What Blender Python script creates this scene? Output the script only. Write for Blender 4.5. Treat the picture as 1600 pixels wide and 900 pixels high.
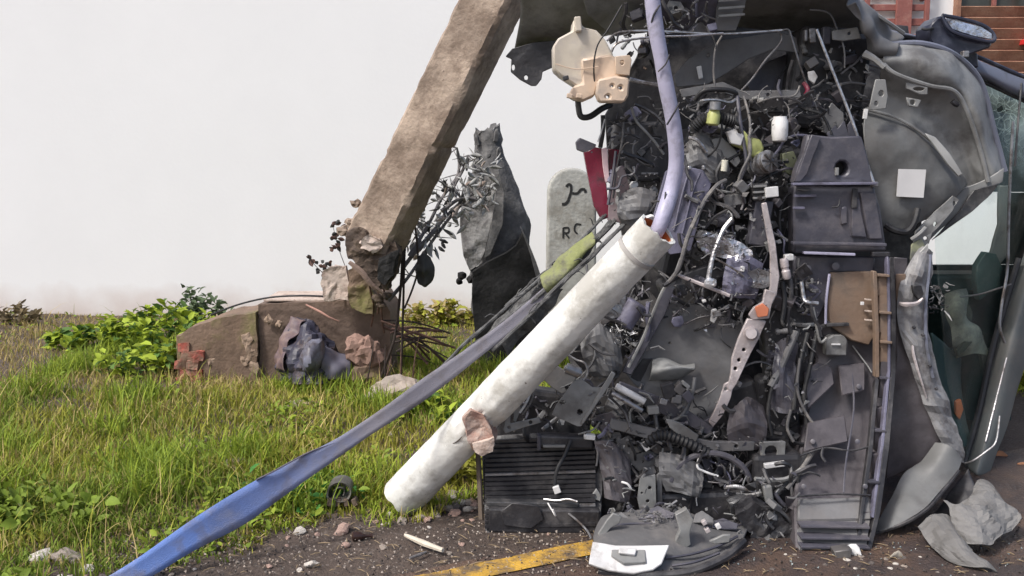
import bpy, bmesh, math, random
import numpy as np
from mathutils import Vector, Matrix, noise as mnoise, Quaternion

for o in list(bpy.data.objects): bpy.data.objects.remove(o)
SC = bpy.context.scene
COL = SC.collection
rnd = random.Random(7)
PI = math.pi

# ------------------------------------------------------------------ camera
CAM_H, FPX, PITCH = 1.35, 1500.0, math.radians(7.6)
cd = bpy.data.cameras.new('camera'); cam = bpy.data.objects.new('camera', cd); COL.objects.link(cam)
cd.sensor_width = 36.0; cd.lens = 36.0*FPX/1600.0; cd.clip_start = 0.05; cd.clip_end = 2000
cam.location = (0, 0, CAM_H); cam.rotation_euler = (PI/2-PITCH, 0, 0)
SC.camera = cam
SC.render.resolution_x, SC.render.resolution_y = 1024, 576

# ------------------------------------------------------------------ sky and sun (bright haze, sun high from the left front)
SUN_EL, SUN_AZ = math.radians(52), math.radians(232)     # azimuth clockwise from +Y
w = bpy.data.worlds.new('World'); SC.world = w; w.use_nodes = True
nt = w.node_tree; nt.nodes.clear()
wo = nt.nodes.new('ShaderNodeOutputWorld'); bg = nt.nodes.new('ShaderNodeBackground'); sky = nt.nodes.new('ShaderNodeTexSky')
sky.sky_type = 'NISHITA'; sky.sun_disc = False; sky.sun_elevation = SUN_EL; sky.sun_rotation = SUN_AZ
sky.air_density = 1.0; sky.dust_density = 4.0; sky.ozone_density = 1.0
bg.inputs['Strength'].default_value = 0.14
nt.links.new(sky.outputs[0], bg.inputs[0]); nt.links.new(bg.outputs[0], wo.inputs[0])
sl = bpy.data.lights.new('sun', 'SUN'); so = bpy.data.objects.new('sun', sl); COL.objects.link(so)
sl.energy = 2.3; sl.angle = math.radians(9.0); sl.color = (1.0, 0.985, 0.955)
sdir = Vector((math.sin(SUN_AZ)*math.cos(SUN_EL), math.cos(SUN_AZ)*math.cos(SUN_EL), math.sin(SUN_EL)))
so.rotation_euler = sdir.to_track_quat('Z', 'Y').to_euler(); so.location = (-4, -6, 12)
SC.view_settings.view_transform = 'Standard'; SC.view_settings.look = 'None'
SC.view_settings.exposure = 0.42; SC.view_settings.gamma = 1.0; SC.view_settings.use_curve_mapping = False

# ------------------------------------------------------------------ helpers
ST, CT = math.sin(PITCH), math.cos(PITCH)
def ray(px, py):
    u, v = (px-800)/FPX, (450-py)/FPX
    return Vector((u, CT+v*ST, -ST+v*CT))
def P(px, py, Y):                     # world point seen at a pixel at the distance Y from the camera
    d = ray(px, py); return Vector((0, 0, CAM_H))+d*(Y/d.y)
def G(px, py, z=0.0):                 # point of the ground seen at a pixel
    d = ray(px, py); t = (z-CAM_H)/d.z; return Vector((0, 0, CAM_H))+d*t
def M(Y): return Y/FPX                # metres per pixel at distance Y

def root_loc(p):
    while p.parent: p = p.parent
    return p.location.copy()
def tag(o, label=None, cat=None, group=None, kind=None):
    if label: o['label'] = label
    if cat: o['category'] = cat
    if group: o['group'] = group
    if kind: o['kind'] = kind
    return o
def thing(name, label, cat, loc, group=None):
    o = bpy.data.objects.new(name, None); COL.objects.link(o); o.location = loc; o.empty_display_size = .05
    return tag(o, label, cat, group)
def link_mesh(name, me, mat, parent=None):
    o = bpy.data.objects.new(name, me); COL.objects.link(o)
    if mat: me.materials.append(mat)
    if parent: o.parent = parent
    return o
def from_bm(name, bm, mat, parent=None, smooth=True, origin=None):
    """verts are in world coordinates; they are stored relative to the thing's base"""
    off = root_loc(parent) if parent else (origin if origin is not None else Vector((0, 0, 0)))
    bmesh.ops.recalc_face_normals(bm, faces=bm.faces)
    for v in bm.verts: v.co -= off
    me = bpy.data.meshes.new(name); bm.to_mesh(me); bm.free()
    if smooth:
        for p in me.polygons: p.use_smooth = True
    o = link_mesh(name, me, mat, parent)
    if not parent: o.location = off
    if smooth:
        try: me.set_sharp_from_angle(angle=math.radians(38))
        except Exception: pass
    return o
def bevel(o, wdt, seg=2):
    m = o.modifiers.new('bevel', 'BEVEL'); m.width = wdt; m.segments = seg; m.limit_method = 'ANGLE'; m.angle_limit = math.radians(40)
    return o
def nz(v, f, s=0): return mnoise.noise(Vector((v.x*f+s, v.y*f+s*1.7, v.z*f-s)))

def add_box(bm, c, ax, ay, az, hx, hy, hz):
    vs = [bm.verts.new(c+ax*(hx*i)+ay*(hy*j)+az*(hz*k)) for i in (-1, 1) for j in (-1, 1) for k in (-1, 1)]
    for f in ((0,1,3,2), (4,6,7,5), (0,4,5,1), (2,3,7,6), (0,2,6,4), (1,5,7,3)): bm.faces.new([vs[i] for i in f])
def crom(p0, p1, p2, p3, t):
    return 0.5*((2*p1)+(p2-p0)*t+(2*p0-5*p1+4*p2-p3)*t*t+(3*p1-p0-3*p2+p3)*t*t*t)
def spline(pts, n):
    if len(pts) == 2: return [pts[0].lerp(pts[1], i/n) for i in range(n+1)]
    out = []; k = len(pts)-1
    for i in range(n+1):
        s = i/n*k; a = min(int(s), k-1); t = s-a
        p = lambda j: pts[max(0, min(k, j))]
        out.append(crom(p(a-1), p(a), p(a+1), p(a+2), t))
    return out
def add_tube(bm, path, radii, seg=8, cap=True):
    n = len(path); up = Vector((0.13, 0.31, 0.94)).normalized(); rings = []; prev = None
    for i, p in enumerate(path):
        t = (path[min(i+1, n-1)]-path[max(i-1, 0)])
        t = t.normalized() if t.length > 1e-9 else Vector((0, 0, 1))
        if prev is None:
            s = t.cross(up); s = s.normalized() if s.length > 1e-3 else t.cross(Vector((1, 0, 0))).normalized()
        else:
            s = (prev-t*prev.dot(t)).normalized()
        prev = s; b = t.cross(s); r = radii[i] if hasattr(radii, '__len__') else radii
        rings.append([bm.verts.new(p+(s*math.cos(2*PI*k/seg)+b*math.sin(2*PI*k/seg))*r) for k in range(seg)])
    for i in range(n-1):
        for k in range(seg):
            bm.faces.new((rings[i][k], rings[i][(k+1) % seg], rings[i+1][(k+1) % seg], rings[i+1][k]))
    if cap:
        bm.faces.new(rings[0][::-1]); bm.faces.new(rings[-1])
    return rings
def tube(name, parent, pts, r, mat, n=None, seg=8, world=False, origin=None):
    """pts: (px, py, Y) triples, r in metres"""
    pw = [Vector(p) if world else P(*p) for p in pts]
    n = n or max(2, (len(pw)-1)*5); path = spline(pw, n)
    if hasattr(r, '__len__'):
        k = len(r)-1; rr = []
        for i in range(n+1):
            s = i/n*k; a = min(int(s), k-1); rr.append(r[a]*(1-s+a)+r[a+1]*(s-a))
    else: rr = r
    bm = bmesh.new(); add_tube(bm, path, rr, seg)
    return from_bm(name, bm, mat, parent, True, origin)
def cyl(name, parent, a, b, r, mat, steps=None, seg=18):
    """turned part from a to b (px,py,Y); steps = [(t, radius factor)]"""
    A, B = P(*a), P(*b); steps = steps or [(0, .85), (.03, 1), (.97, 1), (1, .85)]
    bm = bmesh.new(); add_tube(bm, [A.lerp(B, t) for t, k in steps], [r*k for t, k in steps], seg)
    return from_bm(name, bm, mat, parent, True)
def box(name, parent, c, size, mat, rot=0, yaw=0, bev=.004, pitch=0):
    """c=(px,py,Y) centre, size=(w px, h px, depth m), rot degrees in the picture plane"""
    C = P(*c); m = M(c[2])
    R = Matrix.Rotation(math.radians(yaw), 3, 'Z') @ Matrix.Rotation(math.radians(pitch), 3, 'X') @ Matrix.Rotation(math.radians(-rot), 3, 'Y')
    bm = bmesh.new(); add_box(bm, C, R @ Vector((1,0,0)), R @ Vector((0,1,0)), R @ Vector((0,0,1)), size[0]*m/2, size[2]/2, size[1]*m/2)
    o = from_bm(name, bm, mat, parent, False)
    return bevel(o, bev) if bev else o
def plate(name, parent, pts, Y, thick, mat, holes=(), dent=.006, freq=9, sub=2, bev=.0025, origin=None):
    """sheet with a bent outline: pts (px,py[,Y]); holes (px,py,rx[,ry])"""
    bm = bmesh.new(); ed = []
    def loop(ws):
        vs = [bm.verts.new(p) for p in ws]
        for i in range(len(vs)): ed.append(bm.edges.new((vs[i], vs[(i+1) % len(vs)])))
    ws = [P(p[0], p[1], p[2] if len(p) > 2 else Y) for p in pts]; loop(ws)
    n = Vector((0, 0, 0)); cen = sum(ws, Vector())/len(ws)
    for i in range(len(ws)): n += (ws[i]-cen).cross(ws[(i+1) % len(ws)]-cen)
    n.normalize()
    if n.y > 0: n = -n
    for h in holes:
        rx, ry = h[2], h[3] if len(h) > 3 else h[2]; hv = []
        for k in range(10):
            d = ray(h[0]+rx*math.cos(2*PI*k/10), h[1]+ry*math.sin(2*PI*k/10)); c0 = Vector((0, 0, CAM_H))
            hv.append(c0+d*((cen-c0).dot(n)/d.dot(n)))
        loop(hv)
    bmesh.ops.triangle_fill(bm, use_beauty=True, use_dissolve=False, edges=ed)
    for _ in range(sub):
        long = [e for e in bm.edges if e.calc_length() > .045]
        if long: bmesh.ops.subdivide_edges(bm, edges=long, cuts=1)
        bmesh.ops.triangulate(bm, faces=[f for f in bm.faces if len(f.verts) > 3])
    s = rnd.random()*50
    for v in bm.verts: v.co += n*(dent*(nz(v.co, freq, s)+.5*nz(v.co, freq*2.7, s)))
    for f in bm.faces:
        f.normal_update()
        if f.normal.dot(n) < 0: f.normal_flip()
    r = bmesh.ops.extrude_face_region(bm, geom=bm.faces[:])
    for v in [g for g in r['geom'] if isinstance(g, bmesh.types.BMVert)]: v.co -= n*thick
    o = from_bm(name, bm, mat, parent, True, origin)
    return bevel(o, bev, 1) if bev else o
def patch(name, parent, rows, mat, thick=.003, nu=24, nv=24, dent=.005, freq=7, dent2=0, f2=25, world=False, origin=None, smooth=True):
    """smooth sheet through a grid of control points (px,py,Y)"""
    R = [[Vector(p) if world else P(*p) for p in r] for r in rows]
    cols = [spline(r, nu) for r in R]
    grid = [spline([c[i] for c in cols], nv) for i in range(nu+1)]
    s = rnd.random()*50; bm = bmesh.new(); V = []
    for i in range(nu+1):
        line = []
        for j in range(nv+1):
            a = grid[min(i+1, nu)][j]-grid[max(i-1, 0)][j]; b = grid[i][min(j+1, nv)]-grid[i][max(j-1, 0)]
            n = a.cross(b); n = n.normalized() if n.length > 1e-12 else Vector((0, -1, 0))
            p = grid[i][j]; line.append(bm.verts.new(p+n*(dent*nz(p, freq, s)+dent2*abs(nz(p, f2, s)))))
        V.append(line)
    for i in range(nu):
        for j in range(nv):
            try: bm.faces.new((V[i][j], V[i+1][j], V[i+1][j+1], V[i][j+1]))
            except ValueError: pass
    o = from_bm(name, bm, mat, parent, smooth, origin)
    if thick:
        m = o.modifiers.new('solid', 'SOLIDIFY'); m.thickness = thick; m.offset = 0
    return o
def rock(name, c, size, mat, parent=None, seed=0, sub=2, label=None, cat=None, group=None, rough=.35, sink=.25):
    bm = bmesh.new(); bmesh.ops.create_icosphere(bm, subdivisions=sub, radius=1)
    R = Quaternion(Vector((rnd.random()-.5, rnd.random()-.5, rnd.random()-.5)).normalized(), rnd.random()*6).to_matrix()
    for v in bm.verts:
        d = 1+rough*nz(v.co, 1.3, seed*3.1)+rough*.5*nz(v.co, 3.1, seed)
        v.co = R @ v.co
        v.co = Vector((v.co.x*size[0], v.co.y*size[1], v.co.z*size[2]))*d
    zmin = min(v.co.z for v in bm.verts); base = Vector(c)
    for v in bm.verts: v.co += base+Vector((0, 0, -zmin-size[2]*sink))
    o = from_bm(name, bm, mat, parent, False, base)
    if label: tag(o, label, cat, group)
    return o

# ------------------------------------------------------------------ materials
MATS = {}
def mat(name, col, rough=.6, metal=0., var=.25, vscale=6., dirt=None, damt=0., dscale=4., bump=.0, bscale=60., spec=.5, fleck=None, famt=.0):
    if name in MATS: return MATS[name]
    m = bpy.data.materials.new(name); m.use_nodes = True; t = m.node_tree; N = t.nodes; L = t.links
    b = N['Principled BSDF']; tc = N.new('ShaderNodeTexCoord')
    n1 = N.new('ShaderNodeTexNoise'); n1.inputs['Scale'].default_value = vscale; n1.inputs['Detail'].default_value = 8; n1.inputs['Roughness'].default_value = .65
    L.new(tc.outputs['Object'], n1.inputs['Vector'])
    rp = N.new('ShaderNodeValToRGB'); e = rp.color_ramp.elements
    e[0].position = .32; e[1].position = .68
    e[0].color = (*[c*(1-var) for c in col], 1); e[1].color = (*[min(1, c*(1+var)) for c in col], 1)
    L.new(n1.outputs['Fac'], rp.inputs['Fac']); out = rp.outputs['Color']
    def over(out, c, scale, amt, detail=10, sharp=.08):
        n2 = N.new('ShaderNodeTexNoise'); n2.inputs['Scale'].default_value = scale; n2.inputs['Detail'].default_value = detail; n2.inputs['Roughness'].default_value = .7
        L.new(tc.outputs['Object'], n2.inputs['Vector'])
        r2 = N.new('ShaderNodeValToRGB'); c0 = .5+(.5-amt)*.4
        r2.color_ramp.elements[0].position = max(0, c0-sharp); r2.color_ramp.elements[1].position = min(1, c0+sharp)
        L.new(n2.outputs['Fac'], r2.inputs['Fac'])
        mx = N.new('ShaderNodeMix'); mx.data_type = 'RGBA'; mx.inputs['B'].default_value = (*c, 1)
        L.new(r2.outputs['Color'], mx.inputs['Factor']); L.new(out, mx.inputs['A'])
        return mx.outputs['Result']
    if dirt: out = over(out, dirt, dscale, damt)
    if fleck: out = over(out, fleck, 38, famt, 4, .03)
    L.new(out, b.inputs['Base Color'])
    rr = N.new('ShaderNodeMapRange'); rr.inputs['To Min'].default_value = max(.05, rough-.18); rr.inputs['To Max'].default_value = min(1, rough+.18)
    L.new(n1.outputs['Fac'], rr.inputs['Value']); L.new(rr.outputs['Result'], b.inputs['Roughness'])
    b.inputs['Metallic'].default_value = metal
    if 'Specular IOR Level' in b.inputs: b.inputs['Specular IOR Level'].default_value = spec
    if bump:
        n3 = N.new('ShaderNodeTexNoise'); n3.inputs['Scale'].default_value = bscale; n3.inputs['Detail'].default_value = 6
        L.new(tc.outputs['Object'], n3.inputs['Vector'])
        bp = N.new('ShaderNodeBump'); bp.inputs['Strength'].default_value = bump; bp.inputs['Distance'].default_value = .01
        L.new(n3.outputs['Fac'], bp.inputs['Height']); L.new(bp.outputs['Normal'], b.inputs['Normal'])
    MATS[name] = m; return m

DUST = (.20, .17, .14)
blackp = mat('black_plastic', (.024, .023, .026), .5, dirt=(.085, .08, .08), damt=.36, dscale=7, bump=.25, bscale=45)
darkp = mat('dark_plastic', (.068, .066, .082), .42, dirt=(.13, .12, .13), damt=.32, dscale=5, bump=.15, bscale=50)
darkm = mat('dark_metal', (.06, .06, .063), .45, .3, dirt=(.14, .13, .125), damt=.4, dscale=6, bump=.2)
greyp = mat('grey_primer', (.225, .225, .22), .5, dirt=(.12, .115, .11), damt=.35, dscale=5, bump=.12, bscale=40, var=.2)
greyd = mat('grey_panel_dark', (.13, .128, .13), .55, dirt=(.15, .14, .135), damt=.3, dscale=5, bump=.15)
mauve = mat('mauve_grey_panel', (.088, .078, .084), .5, dirt=(.05, .043, .047), damt=.35, dscale=4, bump=.15)
silver = mat('bare_metal', (.55, .54, .55), .32, .85, dirt=(.18, .16, .15), damt=.35, dscale=14, bump=.3, bscale=70)
steel = mat('dull_steel', (.32, .32, .33), .42, .6, dirt=(.12, .10, .09), damt=.4, dscale=12, bump=.25)
whitep = mat('white_plastic', (.64, .63, .62), .45, dirt=(.35, .33, .31), damt=.22, dscale=11)
cream = mat('cream_plastic', (.56, .43, .32), .42, var=.12, vscale=5, dirt=(.36, .30, .25), damt=.28, dscale=7, bump=.1, bscale=25)
creamg = mat('cloudy_plastic', (.55, .49, .40), .4, var=.15, vscale=5, dirt=(.45, .40, .36), damt=.3, dscale=8, bump=.1, bscale=25)
lavp = mat('lavender_plastic', (.40, .385, .50), .45, var=.12, dirt=(.22, .21, .25), damt=.28, dscale=9, bump=.15)
lavd = mat('lavender_grey_plastic', (.155, .15, .21), .5, dirt=(.09, .085, .11), damt=.35, dscale=8, bump=.15)
crim = mat('crimson_plastic', (.16, .015, .035), .25, dirt=(.06, .02, .025), damt=.3, dscale=12)
ygrn = mat('yellow_green_plastic', (.42, .44, .16), .4, dirt=(.2, .2, .1), damt=.3, dscale=10)
brownp = mat('brown_board', (.22, .15, .105), .75, dirt=(.15, .115, .09), damt=.4, dscale=6, bump=.2)
rubber = mat('black_rubber', (.014, .014, .016), .55, dirt=(.05, .048, .047), damt=.3, dscale=9)
cable = mat('grey_cable', (.11, .105, .105), .55, dirt=(.24, .22, .2), damt=.35, dscale=15)
pinkm = mat('pinkish_painted_metal', (.56, .50, .49), .4, .2, dirt=(.30, .25, .24), damt=.33, dscale=9, bump=.2)
orangep = mat('orange_plastic', (.55, .15, .05), .4, dirt=(.3, .08, .03), damt=.35, dscale=20)
white_pipe_m = mat('white_pipe_plastic', (.70, .695, .66), .62, var=.12, vscale=4, dirt=(.44, .425, .385), damt=.42, dscale=6, bump=.3, bscale=35, fleck=(.20, .175, .15), famt=.02)
plaster = mat('broken_pinkish_mortar', (.33, .20, .16), .9, dirt=(.42, .34, .29), damt=.45, dscale=13, bump=.8, bscale=40)
concrete = mat('weathered_concrete', (.35, .275, .215), .9, var=.28, vscale=3.6, dirt=(.19, .14, .105), damt=.46, dscale=4.2, bump=.8, bscale=38, fleck=(.10, .072, .058), famt=.03)
concd = mat('damp_broken_concrete', (.075, .053, .04), .92, var=.4, vscale=9, dirt=(.15, .11, .08), damt=.35, dscale=9, bump=.9, bscale=30)
concl = mat('fresh_broken_concrete', (.52, .43, .37), .92, var=.2, dirt=(.30, .22, .18), damt=.35, dscale=12, bump=.8, bscale=35)
footing = mat('mossy_concrete', (.185, .125, .088), .92, var=.3, vscale=4, dirt=(.17, .16, .055), damt=.38, dscale=2.2, bump=.7, bscale=35, fleck=(.33, .25, .19), famt=0)
brick_m = mat('red_brick', (.40, .10, .075), .9, var=.3, vscale=9, dirt=(.26, .17, .12), damt=.45, dscale=10, bump=.6, bscale=45)
bark = mat('grey_bark', (.105, .103, .103), .9, var=.3, vscale=12, dirt=(.19, .185, .18), damt=.3, dscale=14, bump=.9, bscale=28)
char = mat('charred_wood', (.007, .0068, .007), .9, var=.4, vscale=12, dirt=(.018, .0175, .018), damt=.3, dscale=11, bump=.8, bscale=30)
stone_m = mat('grey_painted_stone', (.40, .40, .37), .9, var=.18, vscale=7, dirt=(.26, .25, .22), damt=.4, dscale=6, bump=.5, bscale=35)
blackpaint = mat('black_paint', (.015, .015, .015), .7)
rust = mat('rusty_steel', (.10, .055, .045), .75, .2, var=.35, vscale=14, dirt=(.2, .11, .08), damt=.35, dscale=20, bump=.4)
darkrod = mat('dark_twig', (.04, .028, .024), .85, var=.4, vscale=14, bump=.4)
twigm = mat('dusty_twig', (.15, .14, .14), .85, var=.4, vscale=16, bump=.5)
dryleaf = mat('dusty_leaf', (.36, .36, .35), .8, var=.4, vscale=14)
darkleaf = mat('dark_leaf', (.035, .036, .036), .7, var=.4, vscale=20)
rubble = mat('rubble_stone', (.40, .34, .29), .95, var=.3, vscale=9, dirt=(.24, .19, .15), damt=.4, dscale=9, bump=.6, bscale=40)
strap_b = mat('blue_webbing', (.14, .235, .56), .75, var=.2, vscale=4, dirt=(.27, .31, .48), damt=.35, dscale=3, bump=.6, bscale=260)
strap_g = mat('faded_webbing', (.24, .225, .28), .8, var=.22, vscale=6, dirt=(.16, .15, .185), damt=.35, dscale=5, bump=.6, bscale=260)
ropem = mat('dirty_cord', (.12, .12, .118), .9, var=.4, vscale=18, dirt=(.06, .058, .058), damt=.4, dscale=20, bump=.8, bscale=90)
mossy = mat('moss_green_cloth', (.24, .26, .10), .9, var=.3, vscale=12, dirt=(.15, .15, .10), damt=.4, dscale=12, bump=.6)
clothm = mat('dusty_grey_sheet', (.19, .185, .18), .85, var=.15, dirt=(.12, .115, .11), damt=.35, dscale=6, bump=.3, bscale=90)
bagm = mat('dark_blue_plastic_bag', (.035, .034, .055), .5, var=.4, dirt=(.09, .065, .06), damt=.3, dscale=12, bump=.3, bscale=40)
bluegrey = mat('blue_grey_plastic', (.16, .165, .215), .4, var=.3, dirt=(.08, .07, .08), damt=.5, dscale=9)
woodm = mat('red_brown_wood', (.25, .09, .075), .7, var=.25, vscale=7, dirt=(.36, .19, .15), damt=.3, dscale=6, bump=.3)
woodo = mat('brown_wood', (.27, .135, .085), .7, var=.25, vscale=7, dirt=(.36, .21, .14), damt=.35, dscale=6, bump=.3)
darkpane = mat('dark_window', (.05, .052, .045), .2, var=.3)
redpaint = mat('red_paint', (.6, .03, .03), .5)
navyp = mat('navy_black_plastic', (.028, .03, .048), .35, var=.2, dirt=(.08, .085, .11), damt=.3, dscale=10)
mirror_m = mat('cracked_mirror', (.62, .63, .70), .16, .8, var=.2, vscale=14, dirt=(.18, .17, .2), damt=.35, dscale=16, bump=.5, bscale=30)
tealm = mat('teal_interior', (.022, .052, .05), .6, var=.3, dirt=(.07, .085, .082), damt=.3, dscale=6)
seatm = mat('olive_grey_fabric', (.24, .24, .19), .9, var=.2, dirt=(.13, .13, .11), damt=.4, dscale=8, bump=.4)
bluegp = mat('blue_grey_paint', (.17, .18, .23), .4, var=.15, dirt=(.10, .105, .12), damt=.3, dscale=6)
pillarm = mat('grey_green_paint', (.13, .14, .135), .45, var=.15, dirt=(.17, .165, .15), damt=.35, dscale=5)
strawm = mat('pale_stick', (.55, .49, .40), .85, var=.2, vscale=14, bump=.4)
leafbrown = mat('brown_leaf', (.36, .17, .09), .85, var=.3, vscale=14)

def glass_mat():
    m = bpy.data.materials.new('cracked_green_glass'); m.use_nodes = True; t = m.node_tree; N = t.nodes; L = t.links; N.clear()
    o = N.new('ShaderNodeOutputMaterial'); tr = N.new('ShaderNodeBsdfTransparent'); tr.inputs[0].default_value = (.95, .985, .975, 1)
    gl = N.new('ShaderNodeBsdfGlossy'); gl.inputs['Roughness'].default_value = .06
    df = N.new('ShaderNodeBsdfDiffuse'); df.inputs[0].default_value = (.42, .52, .49, 1)
    tc = N.new('ShaderNodeTexCoord'); vo = N.new('ShaderNodeTexVoronoi'); vo.feature = 'DISTANCE_TO_EDGE'; vo.inputs['Scale'].default_value = 26
    nn = N.new('ShaderNodeTexNoise'); nn.inputs['Scale'].default_value = 5; nn.inputs['Detail'].default_value = 6
    mp = N.new('ShaderNodeVectorMath'); mp.operation = 'MULTIPLY_ADD'; mp.inputs[1].default_value = (.12, .12, .12)
    L.new(tc.outputs['Object'], nn.inputs['Vector']); L.new(nn.outputs['Color'], mp.inputs[0]); L.new(tc.outputs['Object'], mp.inputs[2]); L.new(mp.outputs[0], vo.inputs['Vector'])
    r = N.new('ShaderNodeValToRGB'); r.color_ramp.elements[0].position = .0; r.color_ramp.elements[1].position = .05
    r.color_ramp.elements[0].color = (1, 1, 1, 1); r.color_ramp.elements[1].color = (0, 0, 0, 1)
    n2 = N.new('ShaderNodeTexNoise'); n2.inputs['Scale'].default_value = 3.5; n2.inputs['Detail'].default_value = 8; L.new(tc.outputs['Object'], n2.inputs['Vector'])
    r2 = N.new('ShaderNodeValToRGB'); r2.color_ramp.elements[0].position = .42; r2.color_ramp.elements[1].position = .62
    r2.color_ramp.elements[1].color = (.85, .85, .85, 1); r2.color_ramp.elements[0].color = (.03, .03, .03, 1)
    sx = N.new('ShaderNodeSeparateXYZ'); L.new(tc.outputs['Object'], sx.inputs[0]); hz = N.new('ShaderNodeMapRange'); hz.inputs['From Min'].default_value = 1.4; hz.inputs['From Max'].default_value = 1.7; hz.inputs['To Min'].default_value = .035; hz.inputs['To Max'].default_value = 1
    ad = N.new('ShaderNodeMath'); ad.operation = 'MULTIPLY_ADD'; ad.inputs[1].default_value = .35; L.new(n2.outputs['Fac'], ad.inputs[0]); L.new(sx.outputs['Z'], ad.inputs[2]); L.new(ad.outputs[0], hz.inputs['Value'])
    mxv = N.new('ShaderNodeMath'); mxv.operation = 'MULTIPLY_ADD'; mxv.inputs[1].default_value = .6
    L.new(n2.outputs['Fac'], r2.inputs['Fac']); L.new(vo.outputs['Distance'], r.inputs['Fac']); L.new(r.outputs['Color'], mxv.inputs[0]); L.new(r2.outputs['Color'], mxv.inputs[2])
    mxv.use_clamp = True
    mm = N.new('ShaderNodeMath'); mm.operation = 'MULTIPLY'; L.new(mxv.outputs[0], mm.inputs[0]); L.new(hz.outputs['Result'], mm.inputs[1])
    lw = N.new('ShaderNodeValue'); lw.outputs[0].default_value = .045
    m1 = N.new('ShaderNodeMixShader'); m2 = N.new('ShaderNodeMixShader')
    L.new(lw.outputs[0], m1.inputs[0]); L.new(tr.outputs[0], m1.inputs[1]); L.new(gl.outputs[0], m1.inputs[2])
    L.new(mm.outputs[0], m2.inputs[0]); L.new(m1.outputs[0], m2.inputs[1]); L.new(df.outputs[0], m2.inputs[2]); L.new(m2.outputs[0], o.inputs[0])
    return m
glassm = glass_mat()

def leaf_mat(name, attr='tint', trans=.25):
    m = bpy.data.materials.new(name); m.use_nodes = True; t = m.node_tree; N = t.nodes; L = t.links
    b = N['Principled BSDF']; o = N['Material Output']; a = N.new('ShaderNodeAttribute'); a.attribute_name = attr
    b.inputs['Roughness'].default_value = .6; b.inputs['Specular IOR Level'].default_value = .18; L.new(a.outputs['Color'], b.inputs['Base Color'])
    tl = N.new('ShaderNodeBsdfTranslucent'); L.new(a.outputs['Color'], tl.inputs[0])
    mx = N.new('ShaderNodeMixShader'); mx.inputs[0].default_value = trans
    L.new(b.outputs[0], mx.inputs[1]); L.new(tl.outputs[0], mx.inputs[2]); L.new(mx.outputs[0], o.inputs[0])
    return m
grassm = leaf_mat('grass_blade')

# ------------------------------------------------------------------ the setting: ground, road, verge
EDGE0, EDGE1 = G(730, 900), G(920, 860)                     # the yellow line along the road edge
ed = (EDGE1-EDGE0); ed.z = 0; ed.normalize(); en = Vector((-ed.y, ed.x, 0))       # en points away from the road
def off_road(x, y): return (Vector((x, y, 0))-EDGE0).dot(en)

def ground_material():
    m = bpy.data.materials.new('verge_soil'); m.use_nodes = True; t = m.node_tree; N = t.nodes; L = t.links
    b = N['Principled BSDF']; tc = N.new('ShaderNodeTexCoord')
    def noise(s, d=8): 
        n = N.new('ShaderNodeTexNoise'); n.inputs['Scale'].default_value = s; n.inputs['Detail'].default_value = d; n.inputs['Roughness'].default_value = .65
        L.new(tc.outputs['Object'], n.inputs['Vector']); return n
    n1 = noise(1.6); r = N.new('ShaderNodeValToRGB'); e = r.color_ramp.elements
    e[0].position = .3; e[0].color = (.05, .035, .028, 1); e[1].position = .7; e[1].color = (.125, .09, .07, 1)
    k = e.new(.5); k.color = (.085, .06, .047, 1)
    L.new(n1.outputs['Fac'], r.inputs['Fac'])
    n2 = noise(42, 5); r2 = N.new('ShaderNodeValToRGB'); r2.color_ramp.elements[0].position = .55; r2.color_ramp.elements[1].position = .66
    L.new(n2.outputs['Fac'], r2.inputs['Fac'])
    mx = N.new('ShaderNodeMix'); mx.data_type = 'RGBA'; mx.inputs['B'].default_value = (.15, .12, .1, 1)
    L.new(r2.outputs['Color'], mx.inputs['Factor']); L.new(r.outputs['Color'], mx.inputs['A']); L.new(mx.outputs['Result'], b.inputs['Base Color'])
    b.inputs['Roughness'].default_value = .8
    bp = N.new('ShaderNodeBump'); bp.inputs['Strength'].default_value = .9; bp.inputs['Distance'].default_value = .02
    n3 = noise(55, 8); L.new(n3.outputs['Fac'], bp.inputs['Height']); L.new(bp.outputs['Normal'], b.inputs['Normal'])
    return m
def gz(x, y):
    d = off_road(x, y)
    k = max(0., min(1., (d-.25)/1.0))
    return .045*k*(mnoise.noise(Vector((x*1.3, y*1.3, 0)))+.4*mnoise.noise(Vector((x*4, y*4, 2))))+.02*k
gx = np.concatenate([np.linspace(-300, -12, 10), np.linspace(-10, 10, 161), np.linspace(12, 300, 10)])
gy = np.concatenate([np.linspace(-300, -6, 8), np.linspace(-4, 11, 121), np.linspace(13, 400, 10)])
bm = bmesh.new(); gv = [[bm.verts.new((x, y, gz(x, y) if (abs(x) < 10.1 and -4.1 < y < 11.1) else 0)) for y in gy] for x in gx]
for i in range(len(gx)-1):
    for j in range(len(gy)-1): bm.faces.new((gv[i][j], gv[i+1][j], gv[i+1][j+1], gv[i][j+1]))
tag(from_bm('ground', bm, ground_material()), kind='structure')

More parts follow.
